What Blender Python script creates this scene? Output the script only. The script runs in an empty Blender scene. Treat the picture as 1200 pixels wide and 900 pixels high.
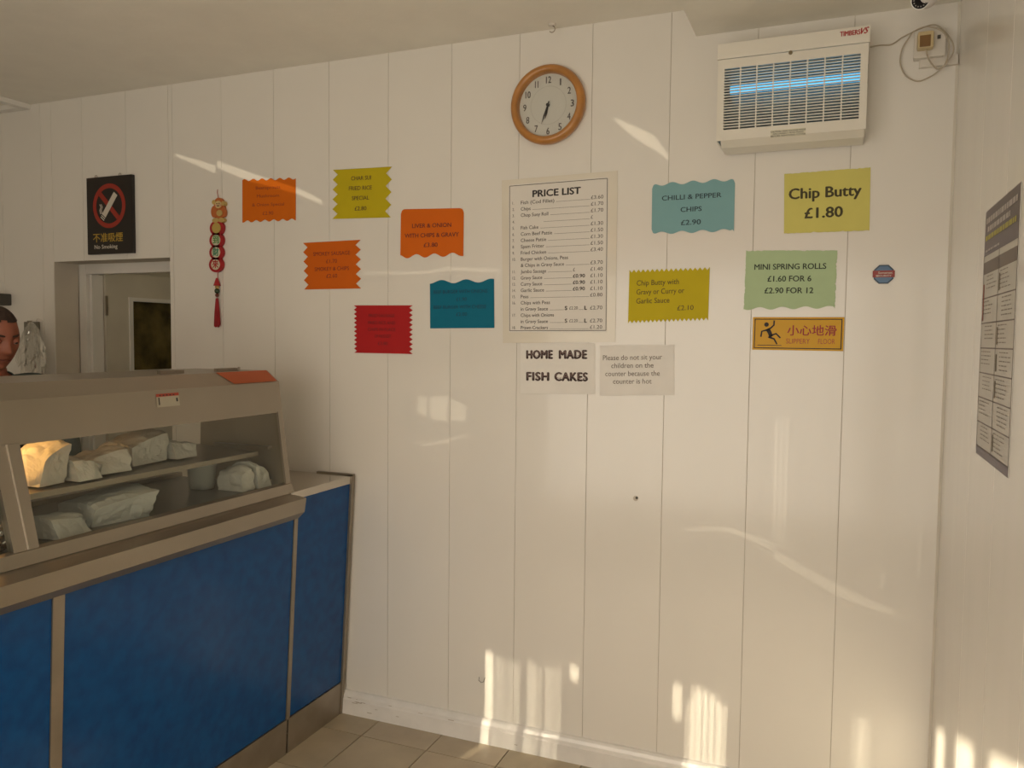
import bpy, bmesh, math, random
import numpy as np
from mathutils import Vector, Matrix, noise
random.seed(7)
R_ = math.radians
SC = bpy.context.scene
COL = SC.collection

# ------------------------------------------------------------------ camera
RW = ((0.92614863, 0.03052355, -0.37592156),
      (0.37702112, -0.04800412, 0.92495982),
      (0.01018727, -0.99838065, -0.05596697))      # image right, down, forward -> world
CAMZ = 1.41
cd = bpy.data.cameras.new('camera'); cam = bpy.data.objects.new('camera', cd); COL.objects.link(cam)
cd.sensor_width = 36; cd.lens = 936 / 1200 * 36; cd.clip_start = .02; cd.clip_end = 200
cam.matrix_world = Matrix(((RW[0][0], -RW[0][1], -RW[0][2], 0), (RW[1][0], -RW[1][1], -RW[1][2], 0),
                           (RW[2][0], -RW[2][1], -RW[2][2], CAMZ), (0, 0, 0, 1)))
SC.camera = cam

# ------------------------------------------------------------------ light
w = bpy.data.worlds.new('world'); SC.world = w; w.use_nodes = True
w.node_tree.nodes['Background'].inputs[0].default_value = (.95, .93, .85, 1)
w.node_tree.nodes['Background'].inputs[1].default_value = 1.0
sd = bpy.data.lights.new('sun', 'SUN'); sun = bpy.data.objects.new('sun', sd); COL.objects.link(sun)
sd.energy = 62; sd.angle = R_(.5); sd.color = (1, .86, .62)
sun.rotation_euler = Vector((.27, 1, -.395)).to_track_quat('-Z', 'Y').to_euler(); sun.location = (-3, -6, 5)
def area(name, loc, target, sx, sy, e, col):
    d = bpy.data.lights.new(name, 'AREA'); d.shape = 'RECTANGLE'; d.size = sx; d.size_y = sy; d.energy = e; d.color = col
    o = bpy.data.objects.new(name, d); COL.objects.link(o); o.location = loc
    o.rotation_euler = (Vector(target) - Vector(loc)).to_track_quat('-Z', 'Y').to_euler(); return o
area('daylight_shop_window', (-.95, -.9, 1.05), (-.95, 2.5, 1.25), 2.3, 1.7, 60, (1, .90, .76))
# added spots standing in for reflected sunlight, aimed through gaps cut in the board
GLINT = Vector((-1.6, -4.0, .3))
def glint(name, tx, tz, deg, e):
    d = bpy.data.lights.new(name, 'SPOT'); d.energy = e; d.color = (1, .86, .62); d.spot_size = R_(deg * 2); d.spot_blend = .15; d.shadow_soft_size = .0045
    o = bpy.data.objects.new(name, d); COL.objects.link(o); o.location = GLINT
    o.rotation_euler = (Vector((tx, 2.5, tz)) - GLINT).to_track_quat('-Z', 'Y').to_euler()
glint('glint_upper_left', -2.10, 2.00, 3.9, 900); glint('glint_by_clock', -.50, 2.10, 1.8, 900)
glint('glint_middle', -1.25, 1.40, 4.6, 430); glint('glint_low_right', -.10, .86, 6.2, 300)
pl_ = bpy.data.lights.new('passage_fill', 'POINT'); pl_.energy = 2.2; pl_.color = (1, .86, .6); pl_.shadow_soft_size = .08  # added fill light to brighten the passage
po_ = bpy.data.objects.new('passage_fill', pl_); COL.objects.link(po_); po_.location = (-2.35, 3.1, 2.05)
SC.view_settings.view_transform = 'Standard'; SC.view_settings.look = 'None'
SC.view_settings.gamma = 1; SC.view_settings.use_curve_mapping = False
SC.view_settings.exposure = -.82
SC.cycles.use_denoising = True
SC.cycles.max_bounces = 10; SC.cycles.diffuse_bounces = 6; SC.cycles.transparent_max_bounces = 16
SC.cycles.sample_clamp_indirect = 6

# ------------------------------------------------------------------ helpers
def P(u, v, y=2.5):
    d = (u - 600, v - 450, 936)
    r = [sum(a * b for a, b in zip(row, d)) for row in RW]
    t = y / r[1]; return Vector((r[0] * t, y, r[2] * t + CAMZ))
def PX(u, v, x):
    d = (u - 600, v - 450, 936)
    r = [sum(a * b for a, b in zip(row, d)) for row in RW]
    t = x / r[0]; return Vector((x, r[1] * t, r[2] * t + CAMZ))
MATS = {}
def mat(name, col, rough=.5, metal=0, spec=.5, var=.06, vscale=6, bump=0, bscale=30, emit=None, es=1, trans=0, coat=0, vcol=None, bdist=.01):
    if name in MATS: return MATS[name]
    m = bpy.data.materials.new(name); m.use_nodes = True; nt = m.node_tree; b = nt.nodes['Principled BSDF']
    b.inputs['Roughness'].default_value = rough; b.inputs['Metallic'].default_value = metal
    b.inputs['Specular IOR Level'].default_value = spec; b.inputs['Transmission Weight'].default_value = trans
    b.inputs['Coat Weight'].default_value = coat; b.inputs['Coat Roughness'].default_value = .04
    tc = nt.nodes.new('ShaderNodeTexCoord')
    if var or vcol:
        n = nt.nodes.new('ShaderNodeTexNoise'); n.inputs['Scale'].default_value = vscale; n.inputs['Detail'].default_value = 5
        nt.links.new(tc.outputs['Object'], n.inputs['Vector'])
        r = nt.nodes.new('ShaderNodeValToRGB'); r.color_ramp.elements[0].position = .3; r.color_ramp.elements[1].position = .7
        c2 = vcol or tuple(min(1, c * (1 + var)) for c in col)
        r.color_ramp.elements[0].color = tuple(c * (1 - var) for c in col) + (1,); r.color_ramp.elements[1].color = tuple(c2) + (1,)
        nt.links.new(n.outputs['Fac'], r.inputs['Fac']); nt.links.new(r.outputs['Color'], b.inputs['Base Color'])
    else: b.inputs['Base Color'].default_value = tuple(col) + (1,)
    if bump:
        n2 = nt.nodes.new('ShaderNodeTexNoise'); n2.inputs['Scale'].default_value = bscale; n2.inputs['Detail'].default_value = 3
        nt.links.new(tc.outputs['Object'], n2.inputs['Vector'])
        bp = nt.nodes.new('ShaderNodeBump'); bp.inputs['Strength'].default_value = bump; bp.inputs['Distance'].default_value = bdist
        nt.links.new(n2.outputs['Fac'], bp.inputs['Height']); nt.links.new(bp.outputs['Normal'], b.inputs['Normal'])
    if emit:
        b.inputs['Emission Color'].default_value = tuple(emit) + (1,); b.inputs['Emission Strength'].default_value = es
    MATS[name] = m; return m
def thinglass(name, tint, refl=.12, rough=.02):
    m = bpy.data.materials.new(name); m.use_nodes = True; nt = m.node_tree; nt.nodes.clear()
    o = nt.nodes.new('ShaderNodeOutputMaterial'); mx = nt.nodes.new('ShaderNodeMixShader'); t = nt.nodes.new('ShaderNodeBsdfTransparent')
    g = nt.nodes.new('ShaderNodeBsdfGlossy'); g.inputs['Roughness'].default_value = rough; t.inputs[0].default_value = tuple(tint) + (1,)
    fr = nt.nodes.new('ShaderNodeLayerWeight'); pw = nt.nodes.new('ShaderNodeMath'); pw.operation = 'POWER'; pw.inputs[1].default_value = 4; fr.inputs[0].default_value = .5
    mu = nt.nodes.new('ShaderNodeMath'); mu.operation = 'MULTIPLY_ADD'; mu.inputs[1].default_value = .5; mu.inputs[2].default_value = refl; mu.use_clamp = True
    nt.links.new(fr.outputs[1], pw.inputs[0]); nt.links.new(pw.outputs[0], mu.inputs[0])
    nt.links.new(mu.outputs[0], mx.inputs[0])
    nt.links.new(t.outputs[0], mx.inputs[1]); nt.links.new(g.outputs[0], mx.inputs[2]); nt.links.new(mx.outputs[0], o.inputs[0])
    MATS[name] = m; return m
def finish(name, bm, m, parent=None, smooth=False, loc=None):
    me = bpy.data.meshes.new(name); bm.normal_update(); bm.to_mesh(me); bm.free()
    for x in (m if isinstance(m, (list, tuple)) else [m]): me.materials.append(x)
    if smooth:
        for p in me.polygons: p.use_smooth = True
    o = bpy.data.objects.new(name, me); COL.objects.link(o)
    if loc is not None: o.location = loc
    if parent is not None: o.parent = parent
    return o
def box(bm, x0, x1, y0, y1, z0, z1, bev=0, mi=0):
    vs = [bm.verts.new((x, y, z)) for x in (x0, x1) for y in (y0, y1) for z in (z0, z1)]
    f = [(0, 1, 3, 2), (4, 6, 7, 5), (0, 4, 5, 1), (2, 3, 7, 6), (0, 2, 6, 4), (1, 5, 7, 3)]
    fs = [bm.faces.new([vs[i] for i in q]) for q in f]
    for q in fs: q.material_index = mi
    if bev:
        es = list({e for q in fs for e in q.edges})
        bmesh.ops.bevel(bm, geom=es, offset=bev, segments=2, affect='EDGES', profile=.6)
    return vs
def B(name, x0, x1, y0, y1, z0, z1, m, parent=None, bev=0):
    bm = bmesh.new(); box(bm, x0, x1, y0, y1, z0, z1, bev); return finish(name, bm, m, parent, loc=None)
def prism(bm, prof, y0, y1, axis='y'):
    """profile of (x,z) extruded along y (or (y,z) along x)"""
    mk = (lambda a, b, t: (a, t, b)) if axis == 'y' else (lambda a, b, t: (t, a, b))
    A = [bm.verts.new(mk(a, b, y0)) for a, b in prof]; C = [bm.verts.new(mk(a, b, y1)) for a, b in prof]
    n = len(prof)
    for i in range(n): bm.faces.new((A[i], A[(i + 1) % n], C[(i + 1) % n], C[i]))
    bm.faces.new(A[::-1]); bm.faces.new(C)
    bmesh.ops.recalc_face_normals(bm, faces=bm.faces)
def sheetbm(bm, pts, y0, y1):
    """outline in (x,z) turned to a thin slab between y0 (room side) and y1"""
    A = [bm.verts.new((x, y0, z)) for x, z in pts]; C = [bm.verts.new((x, y1, z)) for x, z in pts]
    n = len(pts)
    f1 = bm.faces.new(A); f2 = bm.faces.new(C[::-1])
    for i in range(n): bm.faces.new((A[i], C[i], C[(i + 1) % n], A[(i + 1) % n]))
    bmesh.ops.recalc_face_normals(bm, faces=bm.faces)
def cyl(bm, p, q, r, n=16, r2=None, caps=True):
    p = Vector(p); q = Vector(q); d = (q - p).normalized(); r2 = r if r2 is None else r2
    a = d.orthogonal().normalized(); b = d.cross(a)
    A = [bm.verts.new(p + (a * math.cos(t) + b * math.sin(t)) * r) for t in [2 * math.pi * i / n for i in range(n)]]
    C = [bm.verts.new(q + (a * math.cos(t) + b * math.sin(t)) * r2) for t in [2 * math.pi * i / n for i in range(n)]]
    for i in range(n): bm.faces.new((A[i], A[(i + 1) % n], C[(i + 1) % n], C[i]))
    if caps: bm.faces.new(A[::-1]); bm.faces.new(C)
def tube(bm, pts, r, n=8):
    pts = [Vector(p) for p in pts]; rings = []
    up = Vector((.3, .9, .2)).normalized()
    for i, p in enumerate(pts):
        t = (pts[min(i + 1, len(pts) - 1)] - pts[max(i - 1, 0)]).normalized()
        a = t.cross(up).normalized(); b = t.cross(a)
        rr = r[i] if isinstance(r, (list, tuple)) else r
        rings.append([bm.verts.new(p + (a * math.cos(2 * math.pi * k / n) + b * math.sin(2 * math.pi * k / n)) * rr) for k in range(n)])
    for A, C in zip(rings, rings[1:]):
        for k in range(n): bm.faces.new((A[k], A[(k + 1) % n], C[(k + 1) % n], C[k]))
    bm.faces.new(rings[0][::-1]); bm.faces.new(rings[-1])
    bmesh.ops.recalc_face_normals(bm, faces=bm.faces)
def lathe_y(bm, cx, cz, prof, n=64):
    """prof of (radius, y) about a y axis"""
    rings = [[bm.verts.new((cx + r * math.cos(2 * math.pi * k / n), y, cz + r * math.sin(2 * math.pi * k / n))) for k in range(n)] for r, y in prof]
    for A, C in zip(rings, rings[1:]):
        for k in range(n): bm.faces.new((A[k], A[(k + 1) % n], C[(k + 1) % n], C[k]))
    return rings
def ball(bm, c, r, seg=16, ring=10, sc=(1, 1, 1)):
    g = bmesh.ops.create_uvsphere(bm, u_segments=seg, v_segments=ring, radius=r)
    for v in g['verts']: v.co = Vector((v.co.x * sc[0], v.co.y * sc[1], v.co.z * sc[2])) + Vector(c)
def empty(name, loc, label=None, cat=None, group=None, kind=None):
    o = bpy.data.objects.new(name, None); COL.objects.link(o); o.location = loc; o.empty_display_size = .05
    tag(o, label, cat, group, kind); return o
def tag(o, label=None, cat=None, group=None, kind=None):
    for k, v in (('label', label), ('category', cat), ('group', group), ('kind', kind)):
        if v: o[k] = v
    return o
def adopt(parent, *obs):
    bpy.context.view_layer.update()
    for o in obs:
        o.parent = parent; o.matrix_parent_inverse = parent.matrix_world.inverted()
    return obs[0] if obs else None
def reorg(o, origin):
    """move a mesh object's origin without moving the mesh"""
    o.data.transform(Matrix.Translation(-Vector(origin))); o.location = origin; return o

# ------------------------------------------------------------------ lettering
_dg = None
def text_mesh(s, bold=0, spacing=1):
    c = bpy.data.curves.new('t', 'FONT'); c.body = s; c.size = 1; c.offset = bold; c.space_character = spacing; c.resolution_u = 3
    o = bpy.data.objects.new('t', c); COL.objects.link(o)
    dg = bpy.context.evaluated_depsgraph_get(); dg.update()
    me = bpy.data.meshes.new_from_object(o.evaluated_get(dg))
    bpy.data.objects.remove(o); bpy.data.curves.remove(c)
    return me
REFH = 0.73   # capital height of the default font at size 1
def put_text(bm, s, o, ex, ez, cx, cz, width, cap, bold=0, align='c', spacing=1, maxw=None):
    """text s written in the plane o + ex*a + ez*b, centred at (cx, cz), fitted to width (or by cap height alone)"""
    me = text_mesh(s, min(bold, 0), spacing)            # weight is added by overprinting, which keeps narrow counters open
    if not me.vertices: return
    co = np.empty(len(me.vertices) * 3); me.vertices.foreach_get('co', co); co = co.reshape(-1, 3)
    x0, x1 = co[:, 0].min(), co[:, 0].max()
    ky = cap / REFH; kx = (width / (x1 - x0)) if width else ky * .86
    tw = (x1 - x0) * kx
    off = {'c': cx - tw / 2, 'l': cx, 'r': cx - tw}[align]
    b_ = max(bold, 0) * cap * 1.9; nrm = ex.cross(ez).normalized() * .00004
    shifts = [(0, 0)] if b_ <= 0 else [(-b_, 0), (b_, 0), (0, b_ * .6), (0, -b_ * .6)]
    for q, (ax, az) in enumerate(shifts):
        vs = [bm.verts.new(o + nrm * q + ex * ((x - x0) * kx + off + ax) + ez * (y * ky - cap / 2 + cz + az)) for x, y, z in co]
        for p in me.polygons:
            try: bm.faces.new([vs[i] for i in p.vertices])
            except ValueError: pass
    bpy.data.meshes.remove(me)
EX = Vector((1, 0, 0)); EZ = Vector((0, 0, 1))

# ------------------------------------------------------------------ materials
def wall_mat(name, col, wav=.05, coat=.4):
    m = mat(name, col, rough=.22, spec=.5, var=.025, vscale=2.2, coat=coat); nt = m.node_tree; b = nt.nodes['Principled BSDF']
    b.inputs['Coat Roughness'].default_value = .1
    tc = nt.nodes.new('ShaderNodeTexCoord'); mp = nt.nodes.new('ShaderNodeMapping'); mp.inputs['Scale'].default_value = (5, 5, 1.3)
    n = nt.nodes.new('ShaderNodeTexNoise'); n.inputs['Scale'].default_value = 1.1; n.inputs['Detail'].default_value = 1.5
    bp = nt.nodes.new('ShaderNodeBump'); bp.inputs['Strength'].default_value = wav; bp.inputs['Distance'].default_value = .03
    nt.links.new(tc.outputs['Object'], mp.inputs[0]); nt.links.new(mp.outputs[0], n.inputs['Vector'])
    nt.links.new(n.outputs['Fac'], bp.inputs['Height']); nt.links.new(bp.outputs['Normal'], b.inputs['Normal']); nt.links.new(bp.outputs['Normal'], b.inputs['Coat Normal'])
    return m
PVC = wall_mat('pvc_panel', (.80, .772, .72))
GROUT = mat('joint_backing', (.62, .57, .49), rough=.8)  # backing colour that shows in the panel joints
CEIL = mat('ceiling_paint', (.86, .83, .75), rough=.75, var=.03, bump=.1, bscale=60)
PLAIN = mat('kitchen_paint', (.74, .71, .63), rough=.6)
WHITEG = mat('white_gloss', (.78, .76, .72), rough=.3)
STEEL = mat('stainless_steel', (.34, .30, .245), rough=.36, metal=.8, var=.05, vscale=3, bump=.03, bscale=200)
STEELD = mat('brushed_steel_worn', (.33, .285, .23), rough=.42, metal=.75, var=.12, vscale=9)
BLUE = mat('blue_laminate', (.001, .062, .235), rough=.22, spec=.28, var=.12, vscale=26, vcol=(.002, .080, .27))
BLACK = mat('black_plastic', (.02, .019, .018), rough=.4)
DGREY = mat('dark_grey', (.07, .065, .055), rough=.6)
INK = mat('printed_ink', (.035, .03, .03), rough=.7, var=0)

# ------------------------------------------------------------------ setting
CEZ = 2.415; XR = .28; XL = -4.3; YF = -1.0
def struct(o, name=None):
    o['kind'] = 'structure'; return o
# floor
TP = .2595; TX0 = -1.523; TY0 = 2.5 + .125
TILE = [mat('floor_tile_%s' % n, c, rough=.34, var=.16, vscale=5, bump=.05, bscale=40) for n, c in
        (('buff', (.46, .385, .27)), ('sand', (.43, .36, .25)), ('worn', (.48, .40, .29)))]
floor = struct(B('floor', XL - .1, .4, -1.1, 4.2, -.1, -.008, mat('floor_joint', (.07, .055, .04), rough=.9)))
k = 0; tmesh = {}
for i in range(-6, 8):
    for j in range(0, 9):
        x0 = TX0 + i * TP; y1 = 2.62 - j * TP
        x1 = min(x0 + TP, XR); y0 = y1 - TP
        if x1 - x0 < .02 or x0 < -1.8: continue
        y1c = min(y1, 2.49)
        mm = random.choice(TILE); key = (mm.name, round(x1 - x0, 3), round(y1c - y0, 3))
        if key not in tmesh:
            bm = bmesh.new(); box(bm, .0018, x1 - x0 - .0018, .0018, y1c - y0 - .0018, -.008, 0, .0012)
            me = bpy.data.meshes.new('floor_tile'); bm.to_mesh(me); bm.free(); me.materials.append(mm); tmesh[key] = me
        o = bpy.data.objects.new('floor_tile', tmesh[key]); COL.objects.link(o); o.location = (x0, y0, random.uniform(-.0006, 0)); o.parent = floor
B('kitchen_flooring', XL, -1.83, YF, 4.1, -.008, -.001, mat('kitchen_lino', (.25, .2, .15), rough=.5), floor)
# ceiling with the lower soffit over the shop side
ceiling = struct(B('ceiling', XL - .1, .4, -1.1, 4.2, CEZ, CEZ + .1, CEIL))
bm = bmesh.new(); box(bm, -.425, .28, YF, 2.5, 2.332, CEZ); soffit = struct(finish('trim_1', bm, CEIL))
bm = bmesh.new()                                             # timber frame of the roof hatch, top left
for q in ((-3.345, -3.305, 1.75, 2.5), (-3.95, -3.91, 1.75, 2.5), (-3.91, -3.345, 2.462, 2.5), (-3.91, -3.345, 1.75, 1.79)): box(bm, q[0], q[1], q[2], q[3], CEZ - .022, CEZ, .003)
struct(finish('trim_2', bm, WHITEG))
# rear wall of the shop: backing, doorway, cladding panels
DX0, DX1, DZ = -3.184, -2.521, 1.727
bm = bmesh.new()
box(bm, XL - .1, DX0, 2.503, 2.62, 0, CEZ); box(bm, DX1, XR + .1, 2.503, 2.62, 0, CEZ); box(bm, DX0, DX1, 2.503, 2.62, DZ, CEZ)
wall_back = struct(finish('wall_back', bm, GROUT))
pm = {}
def panel(x0, x1, z0, z1):
    key = (round(x1 - x0, 3), round(z0, 3), round(z1, 3))
    if key not in pm:
        bm = bmesh.new(); g = .0007
        vs = box(bm, g, x1 - x0 - g, 0, .0028, z0, z1, .0006)
        me = bpy.data.meshes.new('wall_panel'); bm.to_mesh(me); bm.free(); me.materials.append(PVC); pm[key] = me
    o = bpy.data.objects.new('wall_panel', pm[key]); COL.objects.link(o); o.location = (x0, 2.5, 0); o.parent = wall_back
xs = [XL, -4.25] + [-4.0 + .25 * i for i in range(17)] + [XR]
xs = [x for x in xs if x <= 0.02 or x == XR]; xs = sorted(set([round(x, 4) for x in xs]))
xs[-2] = .018; xs[-3] = -.243
BBZ = .085
for a, b in zip(xs, xs[1:]):
    if b - a < .03: continue
    if b <= DX0 or a >= DX1: panel(a, b, BBZ if a >= -1.76 else .0, CEZ); continue
    lo, hi = max(a, DX0), min(b, DX1)
    if a < DX0: panel(a, DX0, 0, CEZ)
    if b > DX1: panel(DX1, b, 0, CEZ)
    panel(lo, hi, DZ, CEZ)
# skirting along the rear wall
bm = bmesh.new()
prism(bm, [(2.5, 0), (2.478, 0), (2.478, .055), (2.481, .060), (2.482, .068), (2.487, .078), (2.492, .084), (2.5, .086)], -1.74, XR, 'x')
bb = struct(finish('baseboard_back', bm, mat('skirting_gloss', (.80, .78, .75), rough=.2, var=.05, vscale=14, coat=.6)))
bm = bmesh.new()
for i in range(13):                                           # chipped paint nicks
    x = -1.66 + random.random() ** 2 * .75; z = random.choice((.028, .047, .06, .066)) + random.uniform(-.008, .008); l = random.uniform(.006, .03)
    box(bm, x, x + l, 2.4772, 2.4782, z, z + random.uniform(.001, .003))
finish('chipped_paint', bm, mat('bare_wood', (.42, .37, .31), rough=.8), bb)['kind'] = 'stuff'
# right-hand wall with its cladding panels
bm = bmesh.new(); box(bm, XR + .003, XR + .1, YF, 2.5, 0, CEZ); wall_right = struct(finish('wall_right', bm, GROUT))
ys = [YF + .04] + [-.9 + .3 * i for i in range(11)] + [2.5]
ys = [YF, -.68, -.38, -.08, .22, .52, .82, 1.12, 1.42, 1.72, 2.02, 2.5]
for a, b in zip(ys, ys[1:]):
    bm = bmesh.new(); box(bm, XR, XR + .0028, a + .0006, b - .0006, 0, 2.332, .0008); finish('wall_panel', bm, PVC, wall_right)
# corner bead
bm = bmesh.new(); prism(bm, [(XR - .006, 2.5), (XR, 2.494), (XR, 2.5)], 0.086, 2.332, 'y')
for v in bm.verts: v.co = Vector((v.co.x, v.co.z, v.co.y))
bmesh.ops.recalc_face_normals(bm, faces=bm.faces); struct(finish('trim_3', bm, mat('corner_bead', (.72, .68, .6), rough=.3)))
wall_left = struct(B('wall_left', XL - .1, XL, YF, 2.5, 0, CEZ, PLAIN))
# shop front behind the camera: transom window; board and awning added to shape light
bm = bmesh.new(); box(bm, XL, XR, YF - .1, YF, 2.26, CEZ); box(bm, XL, -2.75, YF - .1, YF, 0, 2.26)
box(bm, .12, XR, YF - .1, YF, 1.72, 2.26)
wall_front = struct(finish('wall_front', bm, PLAIN))
SHUT = mat('light_mask_board', (.62, .58, .5), rough=.5)
HOLES = [(a - w_ / 2, 1.34, t, a + w_ / 2, 1.34, t) for a, w_, t in ((-2.042, .0026, 1.71), (-2.02, .0006, 1.70), (-1.995, .0007, 1.70), (-1.965, .0006, 1.69), (-1.94, .0007, 1.69), (-1.885, .0009, 1.70), (-1.86, .0006, 1.69), (-1.82, .0008, 1.69), (-1.79, .0006, 1.69),
         (-1.347, .0009, 1.66), (-1.330, .0014, 1.71), (-1.311, .0012, 1.71), (-1.290, .0014, 1.70), (-1.269, .0012, 1.69), (-1.248, .0014, 1.67),
         (-.862, .0005, 1.70), (-.842, .0006, 1.70), (-.6185, .041, 1.72), (-.515, .058, 1.72), (-.3885, .097, 1.72))]
HOLES += [(-1.733, 1.665, 1.71, -1.7305, 1.665, 1.71), (-1.389, 1.60, 1.71, -1.387, 1.60, 1.71)]
def thru(u0, v0, u1, v1, th0, th1):           # gap whose light lands as a band along the line on the wall
    L = []
    for u, v, th in ((u0, v0, th0), (u1, v1, th1)):
        q = P(u, v - th / 2, 2.5); q2 = P(u, v + th / 2, 2.5); k_ = 3 / 6.5
        L += [GLINT.x + (q.x - GLINT.x) * k_, GLINT.z + (q2.z - GLINT.z) * k_, GLINT.z + (q.z - GLINT.z) * k_]
    HOLES.append(tuple(L))
for q in ((207, 185, 254, 202, 3, 9), (255.5, 196, 292, 210, 9, 10), (292, 210, 345, 226, 10, 7), (346, 226, 377, 240, 7, 5),
          (718, 144, 742, 160, 3, 14), (742, 160, 765, 172, 14, 16), (765, 172, 781, 190, 16, 5),
          (427, 323, 500, 322.5, 2, 3), (500, 322.5, 522, 318, 3, 4), (522, 318, 585, 320, 4, 3),
          (489, 476, 500, 478, 18, 24), (503, 480, 524, 480, 26, 30), (528, 482, 545, 486, 26, 18), (494, 524, 524, 518, 2.5, 3), (524, 518, 547, 510, 3, 2),
          (800, 622, 850, 621, 2, 5), (850, 621, 900, 640, 5, 9), (903, 650, 980, 694, 12, 13), (980, 694, 1012, 708, 13, 10), (1012, 708, 1040, 716, 10, 8), (1027, 680, 1031, 682, 20, 20), (905, 568, 908, 568, 150, 150), (911, 568, 914, 568, 150, 150), (917, 568, 920, 568, 150, 150), (1048, 535, 1050.5, 535, 55, 55), (1072, 640, 1074.2, 640, 70, 70)):
    thru(*q)
# the long upright reflection is cut separately (it shares columns with the band below it)
def cutboard(name, x0, x1, z0, z1, holes):
    xs_ = sorted({x0, x1} | {min(max(h[i], x0), x1) for h in holes for i in (0, 3)}); bm = bmesh.new()
    for a, b in zip(xs_, xs_[1:]):
        if b - a < 1e-7: continue
        m_ = (a + b) / 2; iv = []
        for h in holes:
            if h[0] < m_ < h[3]:
                f = lambda x, i: h[i] + (h[i + 3] - h[i]) * (x - h[0]) / (h[3] - h[0])
                iv.append((f(a, 1), f(b, 1), f(a, 2), f(b, 2)))
        iv.sort(); ca = cb = z0
        for l0, l1, h0, h1 in iv + [(z1, z1, z1, z1)]:
            if l0 - ca > 1e-6 or l1 - cb > 1e-6: bm.faces.new([bm.verts.new(q) for q in ((a, YF - .02, ca), (b, YF - .02, cb), (b, YF - .02, l1), (a, YF - .02, l0))])
            ca, cb = max(ca, h0), max(cb, h1)
    bmesh.ops.remove_doubles(bm, verts=bm.verts, dist=1e-6)
    return finish(name, bm, SHUT, wall_front)
cutboard('light_mask_board', -2.75, XR, 0, 1.72, HOLES)  # unseen board added as light mask, gaps shape the streaks on the wall
bm = bmesh.new(); prism(bm, [(-2.2, 2.18), (-1.06, 2.5), (-1.06, 2.53), (-2.2, 2.21)], -6.5, 2.5, 'x')
struct(finish('trim_4', bm, mat('sun_mask_awning', (.25, .1, .08), rough=.8)))  # unseen awning added to keep high sun off the transom
struct(B('trim_5', -9, 4, -9, -1.12, -.2, -.1, mat('pavement', (.3, .28, .25), rough=.9)))
# passage behind the doorway
bm = bmesh.new()
box(bm, -3.42, -3.32, 2.62, 4.1, 0, 2.3); box(bm, -2.1, -2.0, 2.62, 4.1, 0, 2.3); box(bm, -3.42, -2.0, 4.0, 4.1, 0, 2.3); box(bm, -3.42, -2.0, 2.62, 4.1, 2.2, 2.3)
struct(finish('wall_passage', bm, PLAIN))
frame = struct(B('door_1', DX0, DX0 + .045, 2.622, 2.665, 0, DZ, WHITEG, None, .003))
B('head', DX0 + .045, DX1, 2.622, 2.665, DZ - .045, DZ, WHITEG, frame, .003)
B('jamb', DX1 - .04, DX1, 2.622, 2.665, 0, DZ - .045, WHITEG, frame, .003)
B('door_stop', DX0 + .045, DX0 + .06, 2.64, 2.70, 0, DZ - .045, WHITEG, frame, .002)
leafx = -3.115
bm = bmesh.new()
box(bm, leafx - .04, leafx, 2.705, 2.832, .02, 1.70); box(bm, leafx - .04, leafx, 3.36, 3.48, .02, 1.70)
box(bm, leafx - .04, leafx, 2.832, 3.36, 1.59, 1.70); box(bm, leafx - .04, leafx, 2.832, 3.36, .02, 1.225)
leaf = finish('door_leaf', bm, mat('door_paint', (.62, .58, .49), rough=.35), frame)
bm = bmesh.new()
for q in ((2.832, 2.852, 1.225, 1.59), (3.34, 3.36, 1.225, 1.59), (2.852, 3.34, 1.572, 1.59), (2.852, 3.34, 1.225, 1.243)): box(bm, leafx - .045, leafx + .008, *q)
finish('glazing_bead', bm, WHITEG, leaf)
B('obscured_pane', leafx - .026, leafx - .018, 2.852, 3.34, 1.243, 1.572, mat('obscured_glass', (.07, .055, .018), rough=.18, var=.5, vscale=9, bump=.9, bscale=28, vcol=(.17, .13, .04)), leaf)
for z in (1.5, .3):
    B('hinge', leafx + .001, leafx + .006, 2.700, 2.712, z, z + .09, STEEL, leaf)

# ------------------------------------------------------------------ counter
counter = empty('serving_counter', (-1.9, 1.4, 0), 'long takeaway serving counter with blue laminate front and stainless steel edges', 'counter')
cp = []
YA, YB = .8, 2.486; 
def fx(z): return -1.690 + .050 * z / .9           # the front leans outward towards the top
XBK = -2.36
def slab(name, y0, y1, z0, z1, m, out=0, th=.014, bev=0):
    bm = bmesh.new(); prism(bm, [(fx(z0) + out, z0), (fx(z1) + out, z1), (fx(z1) + out - th, z1), (fx(z0) + out - th, z0)], y0, y1)
    o = finish(name, bm, m); cp.append(o); return o
cp.append(B('carcass', XBK, -1.712, YA, YB - .012, .0, .865, mat('carcass_board', (.3, .27, .22), rough=.7)))
S1, S2 = 2.155, 1.283                       # mid lines of the vertical joint strips
for a, b in ((2.165, 2.478), (1.30, 2.145), (YA, 1.268)):
    slab('blue_front_panel', a, b, .125, .876 if b > 2.2 else .83, BLUE, .0)
for y in (2.155, 1.284):
    slab('joint_strip', y - (.009 if y > 2 else .015), y + (.009 if y > 2 else .015), .12, .84, STEELD, .004)
slab('end_trim', 2.468, 2.486, .0, .902, STEELD, .008, .03)
slab('kick_plate', YA, 2.15, .0, .122, STEELD, .004); slab('kick_plate', 2.158, 2.468, .0, .122, STEELD, .004)
bm = bmesh.new(); prism(bm, [(fx(.876) + .004, .876), (-1.636, .902), (XBK, .902), (XBK, .876)], 2.122, 2.4845)
cp.append(finish('worktop', bm, mat('polished_steel', (.62, .57, .50), rough=.16, metal=.9, var=.04, vscale=3)))
bm = bmesh.new(); prism(bm, [(-1.575, .891), (-1.582, .845), (-1.606, .822), (-1.66, .822), (-1.69, .86), (XBK, .86), (XBK, .896), (-1.622, .8975)], YA, 2.12)
cp.append(finish('serving_ledge', bm, STEEL))
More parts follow.
